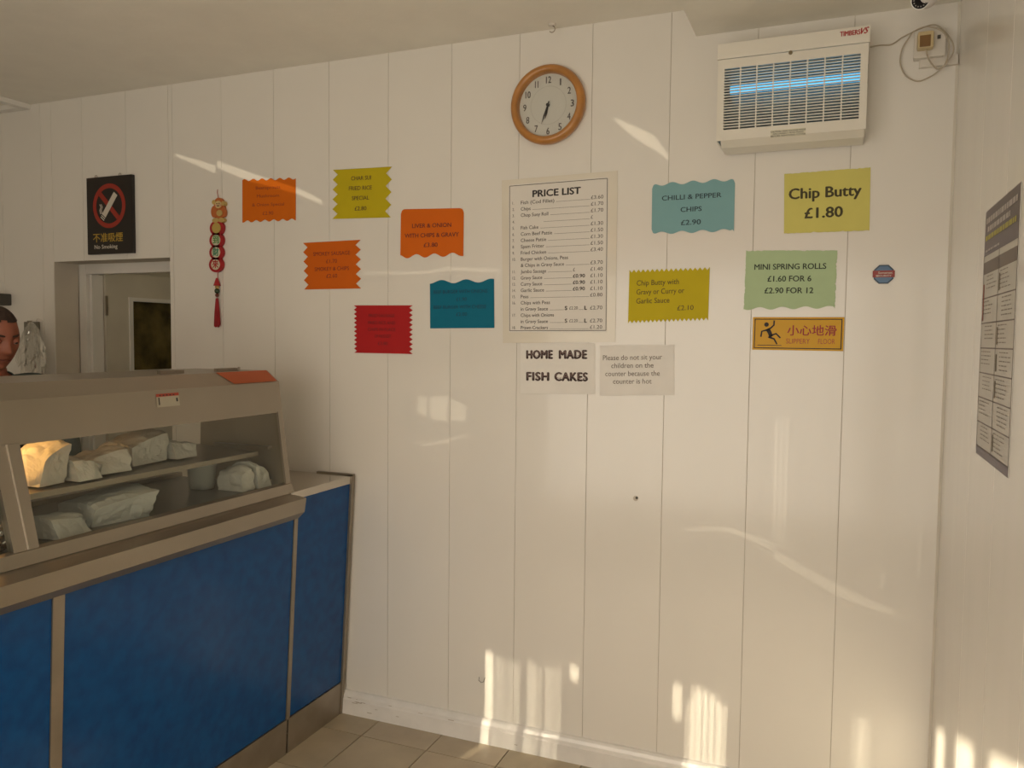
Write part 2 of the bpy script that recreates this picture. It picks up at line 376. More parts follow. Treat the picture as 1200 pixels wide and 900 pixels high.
B('upstand', -1.80, -1.640, 2.4855, 2.4995, .893, .9065, STEELD).parent = None
up = bpy.data.objects['upstand']; cp.append(up)
bm = bmesh.new()
bm.free()
for z in (.5, .07):
    bm = bmesh.new(); cyl(bm, (fx(z) + .0, 2.155, z), (fx(z) + .0065, 2.155, z), .003, 8); cp.append(finish('screw', bm, STEEL))
adopt(counter, *cp)

# ------------------------------------------------------------------ hot cabinet
wp = []
warmer = empty('food_warmer', (-1.9, 1.4, .9), 'stainless steel heated display cabinet with sloping glass front, on the counter', 'food cabinet')
Y0, Y1 = .84, 2.15
XB = -2.13
def pr(name, prof, y0, y1, m): 
    bm = bmesh.new(); prism(bm, prof, y0, y1); o = finish(name, bm, m); wp.append(o); return o
pr('base', [(-1.645, .8985), (-1.655, .928), (-1.672, .932), (-1.672, .914), (XB, .914), (XB, .8985)], Y0, Y1, STEEL)
TRAY = mat('dark_hot_plate', (.10, .088, .07), rough=.3, metal=.6, var=.2, vscale=8)
pr('hot_plate', [(-1.69, .915), (-1.69, .921), (XB + .02, .921), (XB + .02, .915)], Y0 + .01, Y1 - .02, TRAY)
hood = pr('hood', [(-1.695, 1.162), (-1.708, 1.262), (-1.756, 1.298), (-2.06, 1.298), (XB, 1.24), (XB, 1.225), (-1.76, 1.225), (-1.712, 1.162)], Y0, Y1 + .004, STEEL)
def post(name, ya, yb, yc, yd, m=STEEL):
    bm = bmesh.new(); prism(bm, [(-1.660, .928), (-1.692, 1.166), (-1.712, 1.166), (-1.680, .928)], ya, yb)
    for v in bm.verts:
        if v.co.z > 1.1: v.co.y = yc if abs(v.co.y - ya) < 1e-6 else yd
    o = finish(name, bm, m); wp.append(o); return o
post('centre_post', 1.192, 1.252, 1.170, 1.234)
bm = bmesh.new(); prism(bm, [(-1.6585, .93), (-1.6905, 1.166), (-1.693, 1.166), (-1.661, .93)], 1.222, 1.2265)
for v in bm.verts:
    if v.co.z > 1.1: v.co.y -= .022
wp.append(finish('post_ridge', bm, mat('bright_steel', (.6, .55, .48), rough=.25, metal=.8)))
post('end_post', 2.128, 2.15, 2.128, 2.15); post('near_post', .84, .87, .84, .87)
pr('end_panel', [(-1.67, .921), (-1.705, 1.225), (-2.02, 1.225), (-2.03, .921)], 2.134, 2.146, STEEL)
pr('near_end_panel', [(-1.67, .921), (-1.705, 1.225), (XB, 1.225), (XB, .921)], .844, .856, STEEL)
pr('rear_rail', [(-2.105, .921), (-2.105, .935), (XB, .935), (XB, .921)], Y0 + .02, Y1 - .02, STEEL)
pr('shelf', [(-1.742, 1.022), (-1.742, 1.036), (-1.748, 1.036), (-1.748, 1.034), (-1.99, 1.046), (-1.99, 1.034), (-1.752, 1.022)], .87, 2.09, STEEL)
pr('shelf_bracket', [(-1.722, 1.040), (-1.722, 1.05), (-1.95, 1.05), (-1.95, 1.040)], 2.112, 2.134, STEEL)
pr('shelf_lip', [(-1.72, .921), (-1.72, .94), (-1.725, .94), (-1.725, .921)], 2.06, 2.132, STEEL)
GL = thinglass('cabinet_glass', (.92, .93, .90), .03)
for a, b in ((1.2535, 2.127), (.871, 1.19)):
    pr('glass_front', [(-1.667, .929), (-1.699, 1.166), (-1.703, 1.166), (-1.671, .929)], a, b, GL)
# stickers and fittings on the hood
def hoodpt(u, v):                # on the vertical face
    return PX(u, v, -1.7)
bm = bmesh.new()
a = PX(184.5, 462.5, -1.7); b = PX(211, 459.5, -1.7)
def hx(z): return -1.695 - .013 * (z - 1.162) / .1 + .0012
zt, zm, zb = 1.2465, 1.2365, 1.2115
ya, yb = a.y, b.y
def hq(bm, y0, y1, z0, z1, off=0):
    vs = [bm.verts.new(c) for c in ((hx(z0) + off, y0, z0), (hx(z0) + off, y1, z0), (hx(z1) + off, y1, z1), (hx(z1) + off, y0, z1))]; bm.faces.new(vs)
pz_ = (a.z + b.z) / 2
hq(bm, ya, yb, pz_ - .008, pz_); o = finish('warning_sticker_band', bm, mat('sticker_red', (.38, .05, .025), rough=.5)); o['label'] = 'red band of the warning label'; wp.append(o)
bm = bmesh.new(); hq(bm, ya, yb, pz_ - .036, pz_ - .008); o = finish('warning_label', bm, mat('sticker_pale', (.42, .38, .29), rough=.4)); o['label'] = 'pale worn warning label'; wp.append(o)
bm = bmesh.new()
for i in range(5):
    hq(bm, ya + .01 + i * .012, ya + .016 + i * .012, pz_ - .006, pz_ - .003, .0006)
hq(bm, ya + .006, ya + .010, pz_ - .03, pz_ - .01, .0006); hq(bm, yb - .012, yb - .006, pz_ - .024, pz_ - .014, .0006)
wp.append(finish('label_print', bm, INK))
# orange sheet on the sloping top edge
bm = bmesh.new()
def sl(y, t, o=.0012): return (-1.708 - .048 * t, y, 1.2625 + .036 * t + o)
y0_ = 1.915; vs = [bm.verts.new(c) for c in (sl(y0_ + .03, .03), sl(2.146, .03), sl(2.148, .98), sl(y0_, .98))]; bm.faces.new(vs)
o = finish('orange_sticker', bm, mat('sticker_orange', (.42, .085, .02), rough=.5)); o['label'] = 'faded orange-red sticker'; wp.append(o)
for y in (1.76, 1.99): wp.append(B('top_bracket', -1.83, -1.815, y, y + .09, 1.298, 1.308, STEELD))
bm = bmesh.new(); cyl(bm, (-1.80, 2.07, 1.298), (-1.80, 2.07, 1.311), .004, 10); wp.append(finish('top_bolt', bm, STEEL))
lampm = mat('lamp_glow', (1, .7, .3), var=0, emit=(1, .55, .16), es=10)
bm = bmesh.new(); cyl(bm, (-1.90, 1.05, 1.205), (-1.90, 1.27, 1.205), .008, 12); wp.append(finish('heat_lamp', bm, lampm))
hl = bpy.data.lights.new('heat_lamp_light', 'POINT'); hl.energy = 1.5; hl.color = (1, .5, .14); hl.shadow_soft_size = .03
ho = bpy.data.objects.new('heat_lamp_light', hl); COL.objects.link(ho); ho.location = (-1.84, 1.30, 1.19); wp.append(ho)
adopt(warmer, *wp)

# ------------------------------------------------------------------ wrapped food
PAPER = mat('wrapping_paper', (.66, .655, .62), rough=.55, var=.04, bump=.35, bscale=35)
PAPERB = mat('wrapping_paper_grey', (.50, .52, .51), rough=.6, var=.05, bump=.35, bscale=30)
def parcel(loc, size, rz, seed, label, m=PAPER, taper=.25, tilt=0, fold=1, group=None, lean=0):
    """a pouch of folded paper: boxy corners, creased facets, an end gusset folded over"""
    e = empty('wrapped_parcel', loc, label, 'food parcel', group)
    bm = bmesh.new(); bmesh.ops.create_cube(bm, size=1)
    bmesh.ops.subdivide_edges(bm, edges=bm.edges[:], cuts=13, use_grid_fill=True)
    sx, sy, sz = size; rnd = random.Random(seed); off = Vector((seed * 3.1, seed * 1.7, seed * .9))
    for v in bm.verts:
        c = v.co.copy() * 2; h = (c.z + 1) / 2
        x = c.x * .5 * (1 - taper * h); y = c.y * .5 * (1 + .10 * h * abs(c.x))
        z = h * (1 - .14 * abs(c.x) ** 2 + .16 * (c.y * math.copysign(1, math.sin(seed * 2.3))) - .08 * abs(c.y) ** 3)
        p = Vector((x * sx, y * sy, z * sz))
        if h > .02:
            k = noise.noise(p * 17 + off) * .009 + abs(noise.noise(p * 30 + off)) * .011 - abs(noise.noise(p * 80 + off)) * .003
            p += Vector((c.x, c.y, c.z * .8)).normalized() * (k - .003)
        p.y += lean * h * sz; p.z = max(p.z, 0); v.co = p
    finish('paper_wrap', bm, m, e)
    for i in range(fold):
        s = 1 if i == 0 else -1; bm = bmesh.new(); nn = 8; V_ = []
        for t in range(nn):
            u = t / (nn - 1); cr = .004 * math.sin(u * 11 + seed)
            V_.append([bm.verts.new(p) for p in (Vector((sx * (.36 - .66 * u), s * sy * .40 + lean * sz * .8, sz * (.86 - .5 * abs(u - .45)) + cr)),
                      Vector((sx * (.44 - .80 * u), s * (sy * .54 + cr) + lean * sz * .5, sz * .52 + cr)), Vector((sx * (.40 - .72 * u), s * (sy * .57 - cr), sz * (.10 + .12 * abs(u - .5)))))])
        for A, C in zip(V_, V_[1:]):
            for k in range(2): bm.faces.new((A[k], A[k + 1], C[k + 1], C[k]))
        bmesh.ops.solidify(bm, geom=bm.faces[:], thickness=.0012)
        finish('folded_flap', bm, m, e)
    e.rotation_euler = (tilt, 0, rz); return e
G1 = None
SHZ = 1.0415
parcel((-1.835, 1.372, SHZ - .0005), (.115, .075, .098), .12, 1, 'tall upright white paper parcel beside the steel post, lit orange by the heat lamp', taper=.05, fold=1, lean=.25)
parcel((-1.815, 1.468, SHZ - .001), (.12, .072, .056), .05, 2, 'low squat paper parcel on the shelf, second from the steel post', taper=.3, fold=1)
parcel((-1.845, 1.572, SHZ + .0005), (.13, .100, .060), -.1, 3, 'rounded paper parcel in the middle of the shelf row, third from the steel post', taper=.35, fold=1)
parcel((-1.885, 1.715, SHZ + .002), (.13, .135, .082), .1, 4, 'large paper parcel with broad folds on the shelf, fourth from the steel post', taper=.1, fold=1, lean=.15)
parcel((-1.87, 1.853, SHZ + .001), (.12, .082, .052), .0, 5, 'small crumpled paper parcel at the far end of the shelf row', taper=.25, fold=1)
parcel((-1.80, 1.545, .9215), (.15, .165, .072), -.15, 6, 'large greyish paper parcel on the hot plate under the shelf', PAPERB, taper=-.15, lean=.2)
parcel((-1.765, 1.375, .9215), (.12, .105, .050), .15, 7, 'flat crumpled paper parcel on the hot plate nearest the steel post', PAPERB, taper=.3)
parcel((-1.765, 2.010, .9215), (.10, .050, .072), .0, 9, 'left one of the two white parcels at the far end of the hot plate', taper=.1, fold=0)
parcel((-1.765, 2.085, .9215), (.11, .066, .076), .0, 10, 'right one of the two white parcels, against the far end of the cabinet', taper=.12, fold=0)
# clear tub
tub = empty('plastic_tub', (-1.88, 1.985, .9215), 'cloudy plastic tub on the hot plate, left of the two white parcels', 'container')
bm = bmesh.new()
rings = []
for r, z in ((0.034, 0), (.038, .02), (.042, .07), (.044, .075)):
    rings.append([bm.verts.new((r * math.cos(t) * 1.1, r * math.sin(t), z)) for t in [2 * math.pi * i / 20 for i in range(20)]])
for A, C in zip(rings, rings[1:]):
    for i in range(20): bm.faces.new((A[i], A[(i + 1) % 20], C[(i + 1) % 20], C[i]))
bm.faces.new(rings[0][::-1]); finish('tub_body', bm, mat('cloudy_plastic', (.50, .52, .49), rough=.3, trans=.0), tub, True)
bm = bmesh.new(); cyl(bm, (0, 0, .0752), (0, 0, .079), .046, 20); finish('tub_lid', bm, mat('cloudy_lid', (.56, .58, .54), rough=.3), tub)
# foil parcel in the near bay
foil = empty('foil_parcel', (-1.742, 1.19, .9215), 'crumpled silver foil parcel at the left edge, behind the near glass', 'food parcel')
bm = bmesh.new(); bmesh.ops.create_icosphere(bm, subdivisions=4, radius=1)
for v in bm.verts:
    p = v.co.copy(); d = 1 + .28 * noise.noise(p * 4) + .12 * noise.noise(p * 11)
    v.co = Vector((p.x * .045 * d, p.y * .055 * d, max(0, (p.z + .85) * .036 * d)))
finish('foil_wrap', bm, mat('foil', (.8, .8, .8), rough=.18, metal=1, var=0), foil)
cup = empty('blue_tub', (-1.86, 1.08, .9215), 'pale blue tub in the near bay of the cabinet', 'container')
bm = bmesh.new(); cyl(bm, (0, 0, 0), (0, 0, .11), .05, 24, .06); finish('tub_body', bm, mat('pale_blue_plastic', (.2, .3, .34), rough=.4), cup)
bm = bmesh.new(); cyl(bm, (0, 0, .11), (0, 0, .118), .063, 24); finish('tub_lid', bm, mat('pale_blue_lid', (.26, .35, .38), rough=.4), cup)

# ------------------------------------------------------------------ clock
ck = empty('wall_clock', (-.895, 2.5, 2.171), 'round wooden-rimmed wall clock with white dial, high on the wall', 'clock')
CX, CZ = 0, 0
WOOD = mat('light_oak', (.46, .20, .045), rough=.3, var=.18, vscale=14, coat=.3)
bm = bmesh.new(); lathe_y(bm, 0, 0, [(.120, 0), (.1265, -.006), (.1275, -.018), (.124, -.028), (.117, -.034), (.108, -.034), (.1025, -.028), (.1005, -.012), (.1005, -.006)], 72)
bmesh.ops.recalc_face_normals(bm, faces=bm.faces); finish('wooden_rim', bm, WOOD, ck, True)
bm = bmesh.new(); cyl(bm, (0, -.002, 0), (0, -.008, 0), .101, 64); dial = finish('dial', bm, mat('dial_paper', (.66, .66, .60), rough=.5, var=.01), ck)
NUM = mat('numeral_ink', (.10, .09, .08), rough=.6, var=0)
for h in range(1, 13):
    bm = bmesh.new(); a = R_(90 - 30 * h); s = str(h); n = len(s)
    put_text(bm, s, Vector((0, -.0092, 0)), EX, EZ, math.cos(a) * .082, math.sin(a) * .082, .0105 if n == 1 and s != '1' else (.004 if s == '1' else .0175 if s != '11' else .011), .0225, .012)
    finish('numeral', bm, NUM, dial)
bm = bmesh.new(); nseg = 72
for r0, r1 in ((.0605, .0612),):
    A = [bm.verts.new((r0 * math.cos(t), -.0092, r0 * math.sin(t))) for t in [2 * math.pi * i / nseg for i in range(nseg)]]
    C = [bm.verts.new((r1 * math.cos(t), -.0092, r1 * math.sin(t))) for t in [2 * math.pi * i / nseg for i in range(nseg)]]
    for i in range(nseg): bm.faces.new((A[i], A[(i + 1) % nseg], C[(i + 1) % nseg], C[i]))
finish('minute_ring', bm, mat('ring_grey', (.4, .4, .36), rough=.6), dial)
def hand(name, deg, L, wd, y):
    a = R_(90 - deg); d = Vector((math.cos(a), 0, math.sin(a))); n = Vector((-d.z, 0, d.x)); bm = bmesh.new()
    pts = [-d * .012 + n * wd * .6, -d * .012 - n * wd * .6, d * L * .55 - n * wd, d * L, d * L * .55 + n * wd]
    A = [bm.verts.new(p + Vector((0, y, 0))) for p in pts]; C = [bm.verts.new(p + Vector((0, y - .0008, 0))) for p in pts]
    bm.faces.new(A[::-1]); bm.faces.new(C)
    for i in range(5): bm.faces.new((A[i], A[(i + 1) % 5], C[(i + 1) % 5], C[i]))
    bmesh.ops.recalc_face_normals(bm, faces=bm.faces); return finish(name, bm, BLACK, ck)
hand('hour_hand', 192, .044, .0032, -.0115); hand('minute_hand', 200, .064, .0024, -.014)
bm = bmesh.new(); cyl(bm, (0, -.009, 0), (0, -.018, 0), .005, 16); finish('hub', bm, BLACK, ck)
bm = bmesh.new(); cyl(bm, (0, -.0255, 0), (0, -.0262, 0), .1015, 64); finish('clock_glass', bm, thinglass('clock_glass', (.98, .98, .98), .02), ck)

# ------------------------------------------------------------------ fly killer
fk = empty('insect_killer', (-.145, 2.5, 1.97), 'white electric fly killer with slatted grille and glowing blue tube, high on the wall', 'fly killer')
fp = []
FW = mat('fly_killer_enamel', (.80, .765, .68), rough=.35, var=.02)
X0, X1, ZB, ZT, YFc = -.341, .053, 1.985, 2.257, 2.38
gx0, gx1, gz0, gz1 = P(848.5, 110, YFc).x, P(1007.5, 100, YFc).x, 2.013, 2.187
bm = bmesh.new()
box(bm, X0, gx0, YFc, YFc + .004, ZB, ZT - .045); box(bm, gx1, X1, YFc, YFc + .004, ZB, ZT - .045)
box(bm, gx0, gx1, YFc, YFc + .004, ZB, gz0); box(bm, gx0, gx1, YFc, YFc + .004, gz1, ZT - .045)
fp.append(finish('front_cover', bm, FW))
fp.append(B('top_cover', X0 - .002, X1 + .003, YFc - .003, 2.49, ZT - .0435, ZT, FW, None, .002))
bm = bmesh.new()
box(bm, X0, X0 + .004, YFc + .004, 2.49, ZB, ZT - .045); box(bm, X1 - .004, X1, YFc + .004, 2.49, ZB, ZT - .045); box(bm, X0 + .004, X1 - .004, 2.484, 2.49, ZB, ZT - .045)
fp.append(finish('back_box', bm, FW))
bm = bmesh.new(); prism(bm, [(YFc, ZB), (YFc + .022, ZB - .017), (2.49, ZB - .017), (2.49, ZB)], X0 + .012, X1 - .004, 'x'); fp.append(finish('catch_tray', bm, FW, None))
refl = mat('reflector', (.16, .19, .18), rough=.3, metal=.4, var=.25, vscale=20)
fp.append(B('reflector', X0 + .01, X1 - .01, 2.470, 2.474, ZB + .01, ZT - .05, refl))
n = 22
for i in range(n + 1):
    z = gz0 + (gz1 - gz0) * i / n
    fp.append(B('grille_slat', gx0, gx1, YFc - .001, YFc + .006, z - .0013, z + .0013, FW))
for i in range(1, 8):
    x = gx0 + (gx1 - gx0) * i / 8; fp.append(B('grille_bar', x - .0019, x + .0019, YFc - .003, YFc - .001, gz0, gz1, FW))
for z, r in ((2.137, .0115),):
    bm = bmesh.new(); cyl(bm, (gx0 + .006, 2.425, z), (gx1 + .006, 2.425, z), r, 20)
    fp.append(finish('blue_tube', bm, mat('uv_tube', (.3, .7, .9), var=0, emit=(.07, .45, .85), es=2.6)))
fp.append(B('tube_holder', gx0 - .012, gx0 + .012, 2.41, 2.47, 2.115, 2.165, DGREY)); fp.append(B('tube_holder', gx1 + .008, gx1 + .02, 2.41, 2.47, 2.115, 2.165, DGREY))
for z in [2.02 + .0125 * i for i in range(6)]:
    bm = bmesh.new(); cyl(bm, (gx0 - .01, 2.44, z), (gx1 + .01, 2.44, z), .0012, 6); fp.append(finish('killing_wire', bm, BLACK))
bm = bmesh.new(); cyl(bm, (P(926.5, 62, YFc).x, YFc, P(926.5, 62, YFc).z), (P(926.5, 62, YFc).x, YFc - .004, P(926.5, 62, YFc).z), .0052, 14); fp.append(finish('cover_screw', bm, mat('brassy', (.25, .2, .12), rough=.4, metal=.7)))
bm = bmesh.new(); a = P(904, 153.5, YFc); b = P(943.5, 157, YFc); zc = P(923, 156, YFc).z
bm = bmesh.new(); box(bm, a.x - .002, b.x + .001, YFc - .0006, YFc - .0001, zc - .0095, zc + .011); fp.append(finish('caution_label', bm, mat('label_cream', (.68, .65, .52), rough=.5)))
bm = bmesh.new()
o_ = Vector(((a.x + b.x) / 2, YFc - .001, zc))
put_text(bm, 'CAUTION: HIGH VOLTAGE INSIDE', o_, EX, EZ, 0, .0065, .092, .0045, .01)
put_text(bm, 'DISCONNECT FROM MAINS', o_, EX, EZ, 0, .0005, .080, .004, .01)
put_text(bm, 'BEFORE REMOVING COVER', o_, EX, EZ, 0, -.0055, .092, .0045, .01); fp.append(finish('label_print', bm, INK))
bm = bmesh.new(); o_ = Vector((P(1002, 38.5, YFc - .004).x, YFc - .0042, P(1001, 38.5, YFc).z))
put_text(bm, 'TIMBERS', o_, EX, EZ, -.012, .0, .050, .0135, .02); put_text(bm, 'VS', o_, EX + EZ * .05, EZ + EX * .35, .022, .001, .020, .017, .02)
fp.append(finish('red_logo', bm, mat('logo_red', (.42, .03, .03), rough=.5, var=0)))
adopt(fk, *fp)
fk.location.y = 2.51 - .01     # flush with the cladding
bpy.context.view_layer.update()

# ------------------------------------------------------------------ socket, plug and cable
so = empty('power_socket', (.2, 2.5, 2.22), 'white surface wall socket in the top right corner, plugged in', 'socket'); sp = []
PL = mat('yellowed_plastic', (.70, .66, .60), rough=.4)
a = P(1072.5, 37, 2.465); b = P(1106.5, 66, 2.465)
sp.append(B('back_box', a.x, b.x, 2.468, 2.499, b.z + .004, a.z - .002, PL, None, .003)); sp.append(B('face_plate', a.x - .002, b.x + .002, 2.462, 2.468, b.z + .002, a.z, PL, None, .002))
c = P(1100.5, 43, 2.46); sp.append(B('switch', c.x - .004, c.x + .004, 2.4585, 2.462, c.z - .005, c.z + .005, DGREY, None, .001))
adopt(so, *sp)
pg = empty('mains_plug', tuple(P(1085, 47, 2.45)), 'yellowed plug with brown cover, pushed into the corner socket', 'plug'); sp = []
a = P(1075.5, 38.5, 2.44); b = P(1094, 56, 2.44)
sp.append(B('plug_body', a.x, b.x, 2.430, 2.4615, b.z, a.z, mat('aged_cream', (.62, .50, .28), rough=.4), None, .006))
a = P(1078, 42, 2.43); b = P(1090.5, 54, 2.43); sp.append(B('fuse_cover', a.x, b.x, 2.4275, 2.4298, b.z, a.z, mat('brown_cover', (.22, .115, .035), rough=.5), None, .001))
adopt(pg, *sp)
tr = B('cable_trunking', P(1077, 72).x, XR - .002, 2.484, 2.4995, P(1090, 80).z, P(1090, 69.5).z + .002, PL, None, .002)
tag(tr, 'short white cable trunking below the corner socket', 'cable cover')
def spline(pts, n=10):
    pts = [Vector(p) for p in pts]; out = []
    for i in range(len(pts) - 1):
        p0 = pts[max(i - 1, 0)]; p1 = pts[i]; p2 = pts[i + 1]; p3 = pts[min(i + 2, len(pts) - 1)]
        for k in range(n):
            t = k / n; out.append(.5 * ((2 * p1) + (p2 - p0) * t + (2 * p0 - 5 * p1 + 4 * p2 - p3) * t * t + (3 * p1 - p0 - 3 * p2 + p3) * t ** 3))
    out.append(pts[-1]); return out
cab = [(1020, 55, 2.47), (1032, 53, 2.488), (1045, 52, 2.49), (1057, 44, 2.488), (1069, 38, 2.48), (1080, 33, 2.455), (1096, 29, 2.455), (1108, 38, 2.455), (1117, 52, 2.455), (1115, 66, 2.455), (1100, 83, 2.47), (1086, 92, 2.488), (1074, 95, 2.49),
       (1061, 88, 2.49), (1055, 74, 2.49), (1057, 58, 2.489), (1064, 46, 2.485), (1071, 37, 2.458), (1084, 31.5, 2.448), (1100, 34, 2.446), (1110, 44, 2.448), (1112, 60, 2.45), (1107, 76, 2.468), (1099, 81, 2.474), (1092, 75, 2.462), (1087, 66, 2.447), (1085.5, 58, 2.446)]
bm = bmesh.new(); tube(bm, spline([P(*c) for c in cab], 8), .0019, 8)
tag(finish('mains_cable', bm, mat('grey_flex', (.46, .40, .31), rough=.5), None, True), 'thin looped grey cable running from the fly killer to the corner socket', 'cable')
# security camera
cm = empty('security_camera', (.168, 2.30, 2.332), 'small white dome security camera on the soffit at the top right corner', 'camera')
cc = P(1078.5, 0.5, 2.30)
bm = bmesh.new(); cyl(bm, (cc.x, 2.32, 2.332), (cc.x, 2.32, 2.318), .036, 28); k1 = finish('mount', bm, PL)
dirc = (Vector((0, 0, CAMZ)) - cc).normalized()
bm = bmesh.new(); ball(bm, cc + Vector((.014, .014, .012)), .028, 24, 16); k2 = finish('housing', bm, mat('camera_white', (.7, .66, .64), rough=.3), None, True)
bm = bmesh.new(); cyl(bm, cc - dirc * .004, cc + dirc * .004, .0225, 28, .0215); k3 = finish('bezel', bm, mat('bezel_white', (.85, .83, .78), rough=.25))
bm = bmesh.new(); cyl(bm, cc + dirc * .0042, cc + dirc * .006, .0195, 28); k4 = finish('lens_window', bm, mat('lens_black', (.012, .01, .01), rough=.6, spec=.1))
bm = bmesh.new(); a = dirc.orthogonal().normalized(); b2 = dirc.cross(a)
for i in range(14):
    t = 2 * math.pi * i / 14; q = cc + dirc * .0062 + (a * math.cos(t) + b2 * math.sin(t)) * .0145; cyl(bm, q, q + dirc * .0008, .0018, 8)
k5 = finish('infrared_led', bm, mat('led_grey', (.16, .14, .12), rough=.2)); k5['kind'] = 'stuff'
adopt(cm, k1, k2, k3, k4, k5)
# ceiling hook and wall blemishes
h = P(647, 30, 2.46)
hk = empty('ceiling_hook', (h.x, 2.46, CEZ), 'small metal hook where the ceiling meets the wall above the clock', 'hook')
bm = bmesh.new(); cyl(bm, (h.x, 2.46, CEZ), (h.x, 2.46, CEZ - .006), .012, 16); k1 = finish('hook_plate', bm, PL)
bm = bmesh.new(); tube(bm, [(h.x + .010 * math.sin(t), 2.46, CEZ - .016 + .010 * math.cos(t)) for t in [R_(10 + 25 * i) for i in range(10)]], .0016, 6); k2 = finish('hook_wire', bm, STEELD); adopt(hk, k1, k2)
h = P(745, 584); pl = empty('wall_plug', (h.x, 2.5, h.z), 'small chipped filler patch with a hole, on the bare wall under the notices', 'wall fixing')
bm = bmesh.new(); cyl(bm, (0, 0, 0), (0, -.0012, 0), .0085, 14); finish('filler', bm, mat('filler_grey', (.55, .50, .43), rough=.8), pl)
bm = bmesh.new(); cyl(bm, (.0035, -.0012, .002), (.0035, -.0022, .002), .0042, 10); finish('hole', bm, DGREY, pl)
h = P(565, 796.5); bm = bmesh.new(); 
tube(bm, [(h.x - .011, 2.499, h.z + .008), (h.x - .012, 2.498, h.z - .004), (h.x - .003, 2.498, h.z - .010), (h.x + .006, 2.498, h.z - .006), (h.x + .010, 2.498, h.z + .006), (h.x + .011, 2.499, h.z + .010)], .0009, 6)
tag(finish('wire_clip', bm, DGREY), 'tiny bent wire clip low on the wall near the skirting board', 'clip')

# ------------------------------------------------------------------ notices
def edge(kind, n, amp, rnd):
    """offsets (s, outward) along one edge, s 0..1"""
    if kind == 'zig': return [(i / (2 * n), 0 if i % 2 == 0 else -amp) for i in range(2 * n + 1)]
    if kind == 'wave': return [(i / 48, amp * (.5 * math.sin(i / 48 * 2 * math.pi * n + rnd) - .5)) for i in range(49)]
    if kind == 'round': return [(q, -.016 * (1 - math.sqrt(max(0, 1 - (1 - min(1, min(q, 1 - q) / .065)) ** 2))) - amp * (.5 - .5 * math.cos(q * 2 * math.pi * n))) for q in [i / 60 for i in range(61)]]
    if kind == 'rough': return [(i / 40, -amp * abs(noise.noise(Vector((i * .37, rnd, 0))))) for i in range(41)]
    return [(0, 0), (1, 0)]
def notice(name, label, corners, col, edges, lines, inkcol=None, y=2.5, rough=.6, group='coloured price notices', curl=True, cat='notice', rc=0, bold=.012, ex=0):
    TL, TR, BR, BL = [P(u, v, 2.4985) for u, v in corners]
    cx = (TL.x + TR.x + BR.x + BL.x) / 4; cz = (TL.z + TR.z + BR.z + BL.z) / 4
    W = ((TR - TL).length + (BR - BL).length) / 2; H = ((TL - BL).length + (TR - BR).length) / 2
    pts = []
    def bil(s, t): return TL * (1 - s) * t + TR * s * t + BR * s * (1 - t) + BL * (1 - s) * (1 - t)
    t_, r_, b_, l_ = edges
    for s, a in edge(*t_): pts.append(bil(s, 1 + a / H))
    for s, a in edge(*r_)[1:]: pts.append(bil(1 + a / W, 1 - s))
    for s, a in edge(*b_)[1:]: pts.append(bil(1 - s, -a / H))
    for s, a in edge(*l_)[1:-1]: pts.append(bil(-a / W, s))
    if rc:
        out = []
        for p in pts: out.append(p)
        pts = out
    bm = bmesh.new(); sheetbm(bm, [(p.x - cx, p.z - cz) for p in pts], -.0011, 0)
    bmesh.ops.triangulate(bm, faces=[f for f in bm.faces if len(f.verts) > 4])
    e = empty(name, (cx, 2.4985, cz), label, cat, group)
    finish('sheet', bm, mat(name + '_' + str(len(MATS)), col, rough=rough, spec=.2, var=.03, vscale=12), e)
    X = ((TR - TL) + (BR - BL)).normalized(); Z = ((TL - BL) + (TR - BR)).normalized()
    inkm = mat('ink_' + name + str(len(MATS)), inkcol or (.04, .035, .03), rough=.7, var=0)
    for ln in lines:
        bm = bmesh.new(); s, lx, lz, lw, lh = ln[:5]; al = ln[5] if len(ln) > 5 else 'c'; bo = ln[6] if len(ln) > 6 else bold
        put_text(bm, s, Vector((0, -.0016, 0)), X, Z, lx * W - W / 2, lz * H - H / 2, lw * W if lw else 0, lh * H, bo, al)
        finish('lettering', bm, inkm, e)
    return e, W, H, X, Z
F = ('flat', 0, 0, 0)
notice('price_notice', 'orange mushroom special notice with wavy top and bottom, beside the red hanging charm', [(284.2, 210), (346.6, 207.8), (346.6, 258.5), (284.2, 261)], (.64, .145, .006),
       [('wave', 6, .008, 0), F, ('wave', 6, .008, 2), F], [('Beansprouts', .49, .79, .46, .075), ('Mushroom', .49, .60, .42, .075), ('& Onion Special', .49, .40, .60, .075), ('£2.90', .49, .20, .20, .085)], (.25, .035, .01), bold=0)
notice('price_notice', 'mustard yellow char sui fried rice notice with zigzag sides', [(390.2, 199.2), (459.5, 195.3), (458, 254.8), (389.6, 256.6)], (.52, .42, .010),
       [F, ('zig', 4, .024, 0), F, ('zig', 5, .022, 0)], [('CHAR SUI', .49, .81, .34, .085), ('FRIED RICE', .48, .61, .39, .085), ('SPECIAL', .485, .41, .29, .085), ('£2.80', .49, .20, .20, .085)], (.10, .06, .01), bold=.01)
notice('price_notice', 'orange liver and onion notice with rounded top corners and wavy bottom', [(470, 245.3), (543.6, 243.9), (543, 300), (469.2, 303)], (.66, .135, .006),
       [('round', 1, 0, 0), F, ('wave', 3.5, .013, 1), F], [('LIVER & ONION', .5, .66, .62, .09), ('WITH CHIPS & GRAVY', .5, .46, .86, .09), ('£3.80', .49, .26, .22, .09)], (.13, .02, .01))
